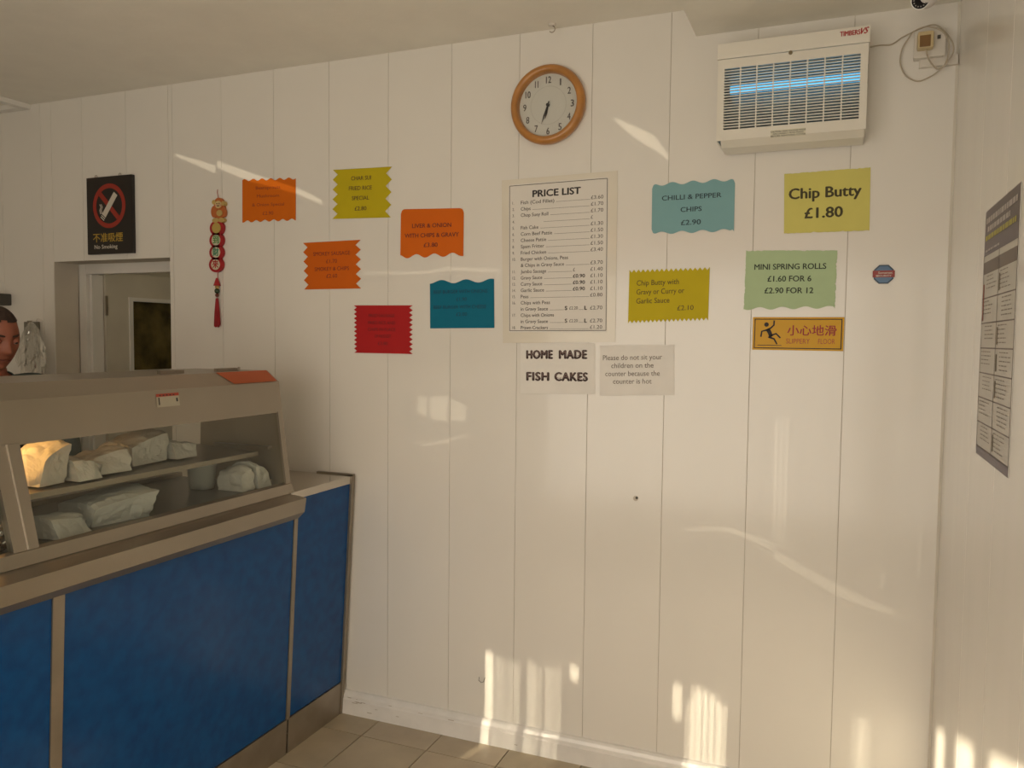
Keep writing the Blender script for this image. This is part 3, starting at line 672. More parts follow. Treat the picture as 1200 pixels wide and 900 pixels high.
notice('price_notice', 'orange smokey sausage notice with zigzag sides', [(355.2, 284.7), (422.6, 281.1), (423.2, 338), (356.6, 339.3)], (.62, .125, .006),
       [F, ('zig', 5, .022, 0), F, ('zig', 5, .02, 0)], [('SMOKEY SAUSAGE', .50, .75, .64, .085), ('£1.70', .50, .59, .19, .085), ('SMOKEY & CHIPS', .50, .43, .60, .085), ('£2.60', .50, .28, .19, .085)], (.17, .02, .01), bold=0)
notice('price_notice', 'red fried sausage notice with fine zigzag sides', [(414.8, 357.9), (483.7, 357.9), (483.7, 414.8), (415.2, 413.4)], (.43, .016, .018),
       [F, ('zig', 10, .014, 0), F, ('zig', 11, .012, 0)], [('FRIED SAUSAGE', .48, .79, .44, .07), ('FRIED RICE AND', .48, .64, .46, .07), ('CHIPS IN PLACE', .48, .50, .47, .07), ('OF NUGGET', .50, .36, .28, .07), ('£3.80', .50, .21, .17, .07)], (.12, .008, .01), bold=0)
notice('price_notice', 'teal quarter pounder notice with wavy top edge', [(503.9, 328.5), (579, 326.5), (579.4, 384.3), (504.3, 384.8)], (.002, .15, .245),
       [('wave', 2.6, .012, -1.5), F, F, F], [('BEEF BURGER WITH ONIONS', .48, .755, .84, .075), ('£1.90', .50, .60, .16, .075), ('BEEF BURGER WITH CHEESE', .47, .44, .82, .075), ('£2.00', .50, .29, .17, .075)], (.004, .045, .09), bold=0)
notice('price_notice', 'pale blue chilli and pepper chips notice with wavy edges', [(764.4, 215), (861.5, 208.3), (860, 271), (763.6, 275)], (.22, .42, .45),
       [('round', 4, .009, 0), F, ('round', 4, .008, 0), F], [('CHILLI & PEPPER', .485, .70, .72, .095), ('CHIPS', .485, .46, .255, .095), ('£2.90', .485, .21, .24, .10)], (.03, .06, .07))
notice('price_notice', 'pale yellow chip butty notice with large bold letters, below the fly killer', [(919.2, 203.8), (1020.2, 196), (1018.8, 270.3), (918.7, 273.9)], (.66, .61, .17),
       [('rough', 1, .004, 2), F, ('rough', 1, .004, 5), F], [('Chip Butty', .48, .66, .84, .18, 'c', .022), ('£1.80', .47, .33, .44, .175, 'c', .022)], (.06, .05, .02))
notice('price_notice', 'pale green mini spring rolls notice', [(874.4, 293.4), (981.6, 293.4), (978.9, 361.5), (871.1, 363.5)], (.46, .60, .36),
       [('rough', 1, .006, 1), ('rough', 1, .006, 8), ('wave', 4, .008, 3), ('rough', 1, .006, 4)], [('MINI SPRING ROLLS', .495, .73, .78, .10, 'c', .014), ('£1.60 FOR 6', .495, .525, .475, .10, 'c', .014), ('£2.90 FOR 12', .495, .325, .53, .10, 'c', .014)], (.035, .05, .035))
notice('price_notice', 'mustard yellow chip butty with gravy notice with pinked top and bottom', [(737.7, 316.2), (831.8, 313), (829.8, 375.5), (736, 379)], (.56, .45, .012),
       [('zig', 17, .009, 0), F, ('zig', 19, .009, 0), F], [('Chip Butty with', .10, .755, .53, .105, 'l', .004), ('Gravy or Curry or', .10, .585, .60, .105, 'l', .004), ('Garlic Sauce', .10, .415, .42, .105, 'l', .004), ('£2.10', .62, .26, .20, .095, 'l', .004)], (.10, .07, .012))
# plain white home made fish cakes sheet
WP = (.84, .815, .775)
e, W, H, X, Z = notice('white_notice', 'white sheet reading home made fish cakes, below the price list', [(610, 402), (697, 402), (697, 462), (610, 461)], WP, [F, F, F, F], [], group=None)
MAR = mat('ink_maroon', (.045, .02, .018), rough=.6, var=0); MAU = mat('ink_mauve', (.20, .13, .12), rough=.6, var=0)
for s, x, z, wd in (('HOME', .09, .78, .35), ('FISH', .09, .345, .30), ('MADE', .535, .78, .36), ('CAKES', .475, .345, .43)):
    bm = bmesh.new(); put_text(bm, s, Vector((0, -.0016, 0)), X, Z, x * W - W / 2, z * H - H / 2, wd * W, .17 * H, .045, 'l', 1.08); k1 = finish('lettering', bm, MAR, e)
    bm = bmesh.new(); put_text(bm, s, Vector((0, -.0019, 0)), X, Z, (x + .007) * W - W / 2, (z + .015) * H - H / 2, (wd - .02) * W, .115 * H, -.012, 'l', 1.08); finish('lettering_highlight', bm, MAU, k1)
e, W, H, X, Z = notice('white_notice', 'white sheet asking customers not to sit children on the hot counter', [(703, 405), (790, 404), (790, 463), (703, 464)], WP, [F, F, F, F], [], group=None)
GI = mat('ink_grey', (.15, .115, .09), rough=.6, var=0)
for s, z, wd in (('Please do not sit your', .765, .80), ('children on the', .605, .57), ('counter because the', .445, .735), ('counter is hot', .29, .52)):
    bm = bmesh.new(); put_text(bm, s, Vector((0, -.0016, 0)), X, Z, (.445) * W - W / 2, z * H - H / 2, wd * W, .105 * H, 0, 'c'); finish('lettering', bm, GI, e)
# yellow slippery floor sign
e, W, H, X, Z = notice('slippery_floor_sign', 'amber slippery floor sign with falling figure and Chinese characters', [(882.5, 371.7), (989.7, 371.7), (988, 411.5), (881.4, 409.8)], (.66, .36, .012), [F, F, F, F], [], group=None, cat='sign', rough=.3)
O = Vector((0, -.0017, 0))
def rect(bm, x0, x1, z0, z1, o=O):
    bm.faces.new([bm.verts.new(o + X * (a * W - W / 2) + Z * (b * H - H / 2)) for a, b in ((x0, z0), (x1, z0), (x1, z1), (x0, z1))])
bm = bmesh.new()
rect(bm, .02, .98, .05, .075); rect(bm, .02, .98, .925, .95); rect(bm, .02, .03, .075, .925); rect(bm, .97, .98, .075, .925)
rect(bm, .06, .33, .135, .152)
finish('black_border', bm, INK, e)
def stroke(bm, pts, r0, r1=None, o=O):
    pts = [o + X * (a * W - W / 2) + Z * (b * H - H / 2) for a, b in pts]; n_ = len(pts); V = []
    for i, p in enumerate(pts):
        t = (pts[min(i + 1, n_ - 1)] - pts[max(i - 1, 0)]).normalized(); nn = Vector((-t.z, 0, t.x)); r = r0 + ((r1 or r0) - r0) * i / (n_ - 1)
        V.append((bm.verts.new(p + nn * r), bm.verts.new(p - nn * r)))
    for A, C in zip(V, V[1:]): bm.faces.new((A[0], A[1], C[1], C[0]))
bm = bmesh.new()
hx_, hz_ = .155, .775; bm.faces.new([bm.verts.new(O + X * (hx_ * W - W / 2 + .0066 * math.cos(t)) + Z * (hz_ * H - H / 2 + .0066 * math.sin(t))) for t in [2 * math.pi * i / 18 for i in range(18)]])
stroke(bm, [(.240, .90), (.238, .76), (.205, .67), (.15, .60), (.105, .57), (.096, .40)], .0023)
stroke(bm, [(.17, .64), (.195, .52), (.21, .40)], .0062, .005)
stroke(bm, [(.20, .43), (.265, .50), (.315, .37)], .0028, .002)
stroke(bm, [(.18, .40), (.245, .34), (.28, .18)], .003, .002)
finish('falling_figure', bm, INK, e)
RED = mat('sign_red', (.34, .02, .012), rough=.5, var=0)
bm = bmesh.new(); put_text(bm, '小心地滑', O, X, Z, .655 * W - W / 2, .62 * H - H / 2 - .002, .53 * W, .245 * H, .012, 'c')
finish('chinese_lettering', bm, RED, e)
bm = bmesh.new(); put_text(bm, 'SLIPPERY', O, X, Z, .51 * W - W / 2, .285 * H - H / 2, 0.26 * W, .16 * H, 0, 'c'); put_text(bm, 'FLOOR', O, X, Z, .82 * W - W / 2, .285 * H - H / 2, .18 * W, .16 * H, 0, 'c')
for v in bm.verts: pass
finish('english_lettering', bm, mat('sign_red_pale', (.42, .07, .02), rough=.5, var=0), e)
# octagonal security badge
h = P(1035.5, 321.5); bd = empty('alarm_sticker', (h.x, 2.4985, h.z), 'small octagonal blue security sticker with red band, on the bare wall near the corner', 'sticker')
def octo(bm, w, h, c, y):
    pts = [(-w + c, -h), (w - c, -h), (w, -h + c), (w, h - c), (w - c, h), (-w + c, h), (-w, h - c), (-w, -h + c)]
    bm.faces.new([bm.verts.new((a, y, b)) for a, b in pts])
bm = bmesh.new(); octo(bm, .0255, .0265, .0135, -.0006); finish('badge', bm, mat('badge_navy', (.02, .05, .09), rough=.3), bd)
bm = bmesh.new(); octo(bm, .022, .023, .012, -.0010); finish('badge_field', bm, mat('badge_blue', (.09, .18, .32), rough=.3), bd)
bm = bmesh.new(); vs = [bm.verts.new((a, -.0014, b)) for a, b in ((-.0285, -.0085), (.0285, -.0085), (.0285, .0105), (-.0285, .0105))]; bm.faces.new(vs); finish('red_band', bm, mat('badge_red', (.27, .02, .015), rough=.3), bd)
bm = bmesh.new(); put_text(bm, 'Somerset', Vector((0, -.0018, 0)), EX, EZ, .004, .0045, .036, .0062, .02); put_text(bm, 'SECURITY', Vector((0, -.0018, 0)), EX, EZ, 0, -.0040, .040, .0052, .02); finish('lettering', bm, mat('badge_white', (.7, .62, .55), rough=.4, var=0), bd)

# price list: laminated sheet
pl = empty('price_list', (-.86, 2.4985, 1.68), 'large laminated white price list sheet in the middle of the wall', 'price list')
C4 = [P(u, v, 2.4985) - Vector((-.86, 2.4985, 1.68)) for u, v in ((588, 211.5), (724, 200), (721, 401), (589.5, 402))]
bm = bmesh.new(); sheetbm(bm, [(p.x, p.z) for p in C4], -.0008, 0); finish('laminate', bm, mat('laminate_pouch', (.76, .71, .61), rough=.22, var=.03, coat=.4), pl)
TL, TR, BR, BL = [P(u, v, 2.4985) - Vector((-.86, 2.4985, 1.68)) for u, v in ((597.5, 218.3), (712, 209.1), (710.2, 387.2), (597.5, 387.6))]
TL.y = TR.y = BL.y = BR.y = 0
def pq(s, t, y=-.0018):
    p = TL * (1 - s) * t + TR * s * t + BR * s * (1 - t) + BL * (1 - s) * (1 - t); return Vector((p.x, y, p.z))
bm = bmesh.new(); sheetbm(bm, [(pq(s, t).x, pq(s, t).z) for s, t in ((-.01, -.01), (1.01, -.01), (1.01, 1.01), (-.01, 1.01))], -.0014, -.0008)
finish('sheet', bm, mat('price_list_paper', (.76, .725, .67), rough=.4, var=.01), pl)
W = (TR - TL).length; H = (TL - BL).length; X = (TR - TL + BR - BL).normalized(); Z = Vector((0, 0, 1))
bm = bmesh.new()
def ln(s0, t0, s1, t1, w=.0006):
    a = pq(s0, t0); b = pq(s1, t1); d = (b - a).normalized(); n = Vector((-d.z, 0, d.x)) * w
    bm.faces.new([bm.verts.new(q) for q in (a - n, b - n, b + n, a + n)])
PI_ = mat('price_ink', (.055, .042, .033), rough=.7, var=0)
for q in ((0, 0, 1, 0), (0, 1, 1, 1), (0, 0, 0, 1), (1, 0, 1, 1)): ln(*q, w=.0009)
finish('printed_border', bm, PI_, pl); bm = bmesh.new()
def pt(s, sx, t, w, h, al='l', bold=0): 
    o = pq(sx, t); put_text(bm, s, o, X, Z, 0, 0, w * W if w else 0, h * H, bold, al)
rows = [('1.', 'Fish (Cod Fillet)', '£3.60'), ('2.', 'Chips', '£1.70'), ('3.', 'Chop Suey Roll', '£1.70'), ('4.', '', '£'), ('5.', 'Fish Cake', '£1.30'), ('6.', 'Corn Beef Pattie', '£1.50'), ('7.', 'Cheese Pattie', '£1.30'), ('8.', 'Spam Fritter', '£1.50'),
        ('9.', 'Fried Chicken', '£3.40'), ('10.', 'Burger with Onions, Peas', None), ('', '& Chips in Gravy Sauce', '£3.70'), ('11.', 'Jumbo Sausage', '£1.40'), ('12.', 'Gravy Sauce', '£1.10'), ('13.', 'Curry Sauce', '£1.10'), ('14.', 'Garlic Sauce', '£1.10'),
        ('15.', 'Peas', '£0.80'), ('16.', 'Chips with Peas', None), ('', 'in Gravy Sauce', '£2.70'), ('17.', 'Chips with Onions', None), ('', 'in Gravy Sauce', '£2.70'), ('18.', 'Prawn Crackers', '£1.20')]
mid = {11: '£', 12: '£0.90', 13: '£0.90', 14: '£0.90'}
pt('PRICE LIST', .49, .937, .49, .047, 'c', .03); finish('heading', bm, INK, pl)
hh = .0245
for i, (n_, s, pr_) in enumerate(rows):
    bm = bmesh.new()
    t = .882 - i * (.882 - .022) / 20
    if n_: pt(n_, .03, t, 0, hh * .85)
    wd = 0
    if s:
        wd = .0205 * len(s) * (1.0); pt(s, .12, t, wd, hh, 'l', .006)
    if pr_:
        ln((.13 + wd + .01) if s else .36, t - .010, (.83 if i not in mid else .655) if i not in (17, 19) else .575, t - .010, .0004)
        pt(pr_, .84, t + .002, .122 if len(pr_) > 1 else .02, hh * 1.02)
    if i in mid: pt(mid[i], .665, t + .002, .12 if len(mid[i]) > 1 else .02, hh * 1.02, 'l', .02 if i > 11 else 0)
    if i in (17, 19): pt('S', .585, t + .002, .022, hh * 1.1, 'l', .03); pt('£2.20', .63, t + .002, .085, hh * .9); ln(.725, t - .01, .775, t - .01, .0004); pt('L', .785, t + .002, .022, hh * 1.1, 'l', .04)
    finish('price_row', bm, PI_, pl)['kind'] = 'stuff'

# no smoking sign
ns = empty('no_smoking_sign', (-2.852, 2.5, 1.75), 'black framed no smoking sign with red ring, above the doorway', 'sign'); np_ = []
C = [P(u, v, 2.482) for u, v in ((100.8, 208.8), (153.9, 204.9), (155.2, 297.2), (102, 298.5))]
xa, xb, za, zb_ = C[0].x, C[1].x, C[3].z, C[0].z
SB = mat('sign_black', (.016, .012, .010), rough=.35)
np_.append(B('sign_board', xa, xb, 2.483, 2.4995, za, zb_, SB, None, .002))
cx_, cz_ = (xa + xb) / 2 + .001, zb_ - .122; y_ = 2.4820
SR = mat('prohibition_red', (.33, .028, .014), rough=.4, var=0)
bm = bmesh.new(); R0, R1 = .073, .092; N = 48
A = [bm.verts.new((cx_ + R0 * math.cos(t), y_, cz_ + R0 * math.sin(t))) for t in [2 * math.pi * i / N for i in range(N)]]
D = [bm.verts.new((cx_ + R1 * math.cos(t), y_, cz_ + R1 * math.sin(t))) for t in [2 * math.pi * i / N for i in range(N)]]
for i in range(N): bm.faces.new((A[i], A[(i + 1) % N], D[(i + 1) % N], D[i]))
d = Vector((1, 0, -1.02)).normalized(); n_ = Vector((d.z, 0, -d.x)) * .0105; c_ = Vector((cx_, y_, cz_))
bm.faces.new([bm.verts.new(q) for q in (c_ - d * .076 - n_, c_ + d * .076 - n_, c_ + d * .076 + n_, c_ - d * .076 + n_)])
np_.append(finish('prohibition_ring', bm, SR))
bm = bmesh.new(); d = Vector((.62, 0, .80)).normalized(); n_ = Vector((d.z, 0, -d.x)); c_ = Vector((cx_ - .002, y_ - .0006, cz_ - .004))
bm.faces.new([bm.verts.new(c_ + d * a + n_ * b) for a, b in ((-.046, -.0125), (.066, -.0125), (.066, .0125), (-.046, .0125))])
for s_ in (-.052, -.060): bm.faces.new([bm.verts.new(c_ + d * a + n_ * b) for a, b in ((s_ - .002, -.0125), (s_ + .002, -.0125), (s_ + .002, .0125), (s_ - .002, .0125))])
X = EX; Z = EZ; W = H = 1.0
def smoke(dx):
    pts = [(-.046 + dx, -.028), (-.050 + dx, -.012), (-.044 + dx, .000), (-.050 + dx, .012)]
    V = []
    for i, (a, b) in enumerate(pts):
        V.append((bm.verts.new(c_ + Vector((a - .0022, 0, b))), bm.verts.new(c_ + Vector((a + .0022, 0, b)))))
    for p_, q_ in zip(V, V[1:]): bm.faces.new((p_[0], p_[1], q_[1], q_[0]))
smoke(0); smoke(.008)
np_.append(finish('cigarette', bm, mat('sign_white', (.62, .58, .50), rough=.5, var=0)))
bm = bmesh.new(); put_text(bm, '不准吸煙', Vector((cx_, y_, 0)), EX, EZ, -.010, za + .068, .168, .030, .010)
np_.append(finish('chinese_lettering', bm, mat('sign_gold', (.50, .33, .05), rough=.5, var=0)))
bm = bmesh.new(); put_text(bm, 'No Smoking', Vector((cx_, y_, 0)), EX, EZ, -.022, za + .031, .130, .017, .015); np_.append(finish('english_lettering', bm, MATS['sign_white']))
for u in (112.5, 140.5):
    q = P(u, 205, 2.49); bm = bmesh.new(); tube(bm, [(q.x + .006 * math.cos(t), 2.49, zb_ + .004 + .006 * math.sin(t)) for t in [R_(-40 + 26 * i) for i in range(11)]], .0013, 6); np_.append(finish('hanging_loop', bm, STEELD))
adopt(ns, *np_)

# ------------------------------------------------------------------ red hanging charm
ch = empty('hanging_charm', (P(255, 224).x, 2.5, P(255, 224).z), 'red new-year hanging charm of a monkey, character discs and tassel', 'wall decoration'); hp = []
def W2(u, v, y=2.493): return P(u, v, y)
RD = mat('charm_red', (.38, .012, .018), rough=.5); GD = mat('charm_gold', (.50, .36, .09), rough=.45)
def disc(bm, c, r, y0, y1, n=28, sx=1, sz=1):
    A = [bm.verts.new((c.x + r * sx * math.cos(t), y0, c.z + r * sz * math.sin(t))) for t in [2 * math.pi * i / n for i in range(n)]]
    D = [bm.verts.new((c.x + r * sx * math.cos(t), y1, c.z + r * sz * math.sin(t))) for t in [2 * math.pi * i / n for i in range(n)]]
    bm.faces.new(A); bm.faces.new(D[::-1])
    for i in range(n): bm.faces.new((A[i], D[i], D[(i + 1) % n], A[(i + 1) % n]))
for k, (u, v, colr, chx) in enumerate(((255.4, 267.5, (.50, .36, .09), ''), (255.0, 281.7, (.08, .28, .07), '到'), (254.9, 296, (.01, .22, .12), '財'), (254.5, 310.3, (.40, .02, .02), '來'))):
    c = W2(u, v); bm = bmesh.new(); disc(bm, c, .0315, 2.485, 2.497, sx=1.08, sz=.95); hp.append(finish('disc_rim', bm, RD))
    bm = bmesh.new(); disc(bm, c, .0205, 2.4835, 2.485, sx=1.05, sz=1.0); hp.append(finish('disc_face', bm, GD if k == 0 else mat('charm_cream', (.62, .56, .42), rough=.5)))
    if chx: bm = bmesh.new(); put_text(bm, chx, Vector((c.x, 2.4830, c.z)), EX, EZ, 0, .002, .029, .026, .02); hp.append(finish('disc_character', bm, mat('charm_ink%d' % k, colr, rough=.5, var=0)))
# monkey
mk = W2(256, 246, 2.49); M = lambda dx, dz: Vector((mk.x + dx, 2.49, mk.z + dz))
OR = mat('charm_orange', (.48, .13, .03), rough=.5); TAN = mat('charm_tan', (.52, .37, .12), rough=.5); PNK = mat('charm_pink', (.6, .35, .25), rough=.5)
bm = bmesh.new(); disc(bm, M(.008, -.008), .032, 2.487, 2.497, sx=1.0, sz=1.15); disc(bm, M(-.022, -.012), .018, 2.4865, 2.497, sz=1.5); disc(bm, M(.030, -.018), .014, 2.4868, 2.497, sz=1.5); b0 = finish('monkey_body', bm, OR); b0['label'] = 'orange robe of the monkey figure'; hp.append(b0)
bm = bmesh.new(); disc(bm, M(.006, .022), .027, 2.4845, 2.497); hp.append(finish('monkey_head', bm, OR))
bm = bmesh.new(); disc(bm, M(-.020, .030), .0105, 2.483, 2.497); disc(bm, M(.034, .022), .0105, 2.483, 2.497); disc(bm, M(-.012, -.052), .015, 2.484, 2.497, sx=1.3, sz=.7); disc(bm, M(.022, -.052), .015, 2.484, 2.497, sx=1.2, sz=.7)
disc(bm, M(.010, -.020), .014, 2.4845, 2.497, sx=1.2); hp.append(finish('monkey_ears_and_feet', bm, TAN))
bm = bmesh.new(); disc(bm, M(.006, .018), .0185, 2.4825, 2.485, sx=1.0, sz=.9); hp.append(finish('monkey_face', bm, mat('charm_face', (.62, .48, .22), rough=.5)))
bm = bmesh.new(); disc(bm, M(.000, .022), .0028, 2.481, 2.4825, 10); disc(bm, M(.012, .022), .0028, 2.481, 2.4825, 10); disc(bm, M(.006, .012), .0042, 2.481, 2.4825, 12, sx=1.3, sz=.7); hp.append(finish('monkey_features', bm, mat('charm_dark', (.08, .02, .02), rough=.5)))
bm = bmesh.new(); disc(bm, M(.018, .014), .0045, 2.481, 2.4825, 12); disc(bm, M(-.006, .014), .0045, 2.481, 2.4825, 12); hp.append(finish('monkey_cheeks', bm, PNK))
bm = bmesh.new(); a = W2(255.3, 316, 2.49); b = W2(254.3, 326, 2.49); tube(bm, [W2(255, 222, 2.495), W2(254.6, 226, 2.49), W2(256, 233, 2.49)], .0012, 6); tube(bm, [a, W2(254.5, 350, 2.49)], .0014, 6); hp.append(finish('cord', bm, RD))
bm = bmesh.new(); c = W2(254.3, 330, 2.488); cyl(bm, c + Vector((0, 0, .014)), c + Vector((0, 0, -.016)), .004, 12, .014); hp.append(finish('knot', bm, RD))
bm = bmesh.new(); ball(bm, W2(254.4, 336.3, 2.488), .0085, 14, 8); hp.append(finish('bead', bm, mat('bead_gold', (.45, .3, .1), rough=.3), None, True))
bm = bmesh.new(); ball(bm, W2(254.4, 341.0, 2.488), .0105, 14, 8); hp.append(finish('bead', bm, mat('bead_green', (.02, .045, .02), rough=.2), None, True))
bm = bmesh.new(); ball(bm, W2(254.4, 346.0, 2.488), .0075, 14, 8); hp.append(finish('bead', bm, mat('bead_brown', (.14, .03, .015), rough=.3), None, True))
bm = bmesh.new(); c = W2(254.3, 349.5, 2.487); bt = W2(253.8, 382.5, 2.487).z
for i in range(34):
    t = i * 2.4; r = .0125 * math.sqrt(i / 34); x, y = r * math.cos(t), r * math.sin(t) * .45
    tube(bm, [(c.x + x * .4, c.y + y * .3, c.z), (c.x + x * .9, c.y + y, (c.z + bt) / 2), (c.x + x * 1.15 + random.uniform(-.001, .001), c.y + y, bt + random.uniform(-.004, .008))], .0017, 5)
hp.append(tag(finish('tassel', bm, mat('tassel_red', (.33, .006, .012), rough=.7)), kind='stuff'))
for o in hp:
    if o.name.startswith('monkey'):
        for v in o.data.vertices: v.co.x = mk.x + (v.co.x - mk.x) * .86; v.co.z = mk.z + .004 + (v.co.z - mk.z) * .86
adopt(ch, *hp)

# ------------------------------------------------------------------ poster on the right-hand wall
po = empty('safety_poster', (XR, 1.765, 1.43), 'tall poster of small text boxes under a purple header, on the right-hand wall', 'poster'); pp = []
def RW_(s, t, x=-.0016):     # s 0 far..1 near, t 0..1 up
    return Vector((XR + x, 1.930 - .343 * s, 1.180 + .504 * t))
def rq(bm, s0, s1, t0, t1, x=-.0016): bm.faces.new([bm.verts.new(RW_(*c, x)) for c in ((s0, t0), (s0, t1), (s1, t1), (s1, t0))])
pp.append(B('poster_sheet', XR - .0012, XR - .0002, 1.587, 1.930, 1.180, 1.684, mat('poster_paper', (.60, .57, .52), rough=.4)))
bm = bmesh.new(); rq(bm, 0, 1, .815, 1); pp.append(finish('purple_header', bm, mat('poster_purple', (.115, .085, .115), rough=.4))); bm = bmesh.new(); rq(bm, 0, 1, 0, .035); pp.append(finish('purple_footer', bm, MATS['poster_purple']))
bm = bmesh.new(); rq(bm, 0.0, 1, .745, .79); 
for j in range(8): rq(bm, 0, 1, .036 + .101 * j - .0025, .036 + .101 * j + .0025)
for s in (0, .495, .988): rq(bm, s, s + .012, .03, .82)
pp.append(finish('box_rules', bm, mat('poster_rule', (.20, .16, .15), rough=.5)))
def bars(bm, s0, s1, t, h, rnd, x=-.0022):
    s = s0
    while s < s1 - .01:
        l = rnd.uniform(.03, .09); e_ = min(s + l, s1); rq(bm, s, e_, t, t + h, x); s = e_ + .015
rnd = random.Random(3)
bm = bmesh.new(); bars(bm, .05, .95, .945, .022, rnd); bars(bm, .10, .80, .91, .02, rnd); bars(bm, .06, .5, .83, .008, rnd); pp.append(finish('header_text', bm, mat('poster_white', (.55, .5, .5), rough=.5))); pp[-1]['kind'] = 'stuff'
bm = bmesh.new(); bars(bm, .04, .95, .876, .02, rnd); pp.append(finish('yellow_line', bm, mat('poster_yellow', (.50, .44, .10), rough=.5)))
bm = bmesh.new()
for j in range(7):
    for c in (0, 1):
        s0 = .04 + .5 * c + (.10 if (j + c) % 2 == 0 else .02); t0 = .036 + .101 * j
        for k in range(5 if c else 4): bars(bm, s0, s0 + rnd.uniform(.2, .33), t0 + .085 - k * .016, .0035, rnd)
pp.append(tag(finish('small_print', bm, mat('poster_print', (.32, .28, .25), rough=.6)), kind='stuff'))
bm = bmesh.new()
for j in (0, 2, 3, 4, 6):
    t0 = .036 + .101 * j; rq(bm, .53, .56, t0 + .015, t0 + .08, -.002)
pp.append(finish('small_picture', bm, mat('poster_picture', (.23, .19, .13), rough=.6)))
bm = bmesh.new(); rq(bm, .035, .065, .6, .70, -.002); rq(bm, .035, .06, .55, .6, -.002); pp.append(finish('red_mark', bm, mat('poster_red', (.4, .09, .06), rough=.6)))
adopt(po, *pp)

# ------------------------------------------------------------------ behind the counter: box and clear bag on the wall
gb = empty('control_box', (-3.62, 2.5, 1.56), 'dark grey control box on the wall behind the man', 'control box')
q = P(12.5, 344.5, 2.495); q2 = P(12.5, 358, 2.495)
k1 = B('box_body', q.x - .26, q.x, 2.44, 2.499, q2.z, q.z, DGREY, None, .004); k2 = B('box_door', q.x - .25, q.x - .01, 2.436, 2.4395, q2.z + .008, q.z - .008, mat('dark_grey_door', (.085, .08, .07), rough=.5), None, .002); adopt(gb, k1, k2)
a = P(24, 377, 2.47); b = P(40.5, 420, 2.47)
bp_ = empty('grey_backing_board', (a.x, 2.5, b.z), 'grey board on the wall behind the clear bag', 'board')
k1 = B('board', a.x, b.x, 2.485, 2.4995, b.z - .06, a.z, mat('mid_grey', (.20, .185, .15), rough=.6), None, .002); k2 = B('board_clip', (a.x + b.x) / 2 - .012, (a.x + b.x) / 2 + .012, 2.478, 2.485, a.z - .012, a.z + .005, STEELD, None, .001); adopt(bp_, k1, k2)
bg = empty('clear_plastic_bag', tuple(P(42, 377, 2.46)), 'crinkled clear plastic bag hanging on the wall beside the man', 'bag')
m = bpy.data.materials.new('clear_film'); m.use_nodes = True; nt = m.node_tree; nt.nodes.clear(); MATS['film'] = m
o_ = nt.nodes.new('ShaderNodeOutputMaterial'); mx = nt.nodes.new('ShaderNodeMixShader'); mx.inputs[0].default_value = .42
tr_ = nt.nodes.new('ShaderNodeBsdfTransparent'); gl = nt.nodes.new('ShaderNodeBsdfGlossy'); gl.inputs[1].default_value = .06; gl.inputs[0].default_value = (.9, .9, .88, 1)
nt.links.new(tr_.outputs[0], mx.inputs[1]); nt.links.new(gl.outputs[0], mx.inputs[2]); nt.links.new(mx.outputs[0], o_.inputs[0])
bm = bmesh.new(); bmesh.ops.create_icosphere(bm, subdivisions=4, radius=1)
for v in bm.verts:
    p = v.co.copy(); d = 1 + .22 * noise.noise(p * 2.2) + .20 * abs(noise.noise(p * 5)) + .22 * noise.noise(p * 12 + Vector((3, 1, 0)))
    t = (1 - p.z) / 2; wx = .034 + .05 * t
    v.co = Vector((p.x * wx * d * 1.25 - .01, p.y * .026 * d - .015, (p.z - 1) * .112 * d))
finish('bag_film', bm, m, bg)
bm = bmesh.new(); tube(bm, [(0, .0, .0), (.01, .0, .015), (.03, .0, .012), (.045, .0, .002)], .0014, 6); finish('bag_neck', bm, m, bg)

# ------------------------------------------------------------------ the man behind the counter
def skin(name, verts, edges, radii, root, m, levels=2, parent=None):
    me = bpy.data.meshes.new(name); me.from_pydata([tuple(v) for v in verts], edges, []); o = bpy.data.objects.new(name, me); COL.objects.link(o)
    sk = o.modifiers.new('skin', 'SKIN'); sk.use_smooth_shade = True; sk.branch_smoothing = .6
    for i, r in enumerate(radii):
        r = r if isinstance(r, tuple) else (r, r); me.skin_vertices[0].data[i].radius = r
    me.skin_vertices[0].data[root].use_root = True
    ss = o.modifiers.new('sub', 'SUBSURF'); ss.levels = levels; ss.render_levels = levels
    dg = bpy.context.evaluated_depsgraph_get(); me2 = bpy.data.meshes.new_from_object(o.evaluated_get(dg)); bpy.data.objects.remove(o)
    return me2
man = empty('person', (-3.02, 2.06, 0), 'man with cropped hair behind the counter, head bowed, in a dark waistcoat over grey-green collar', 'person')
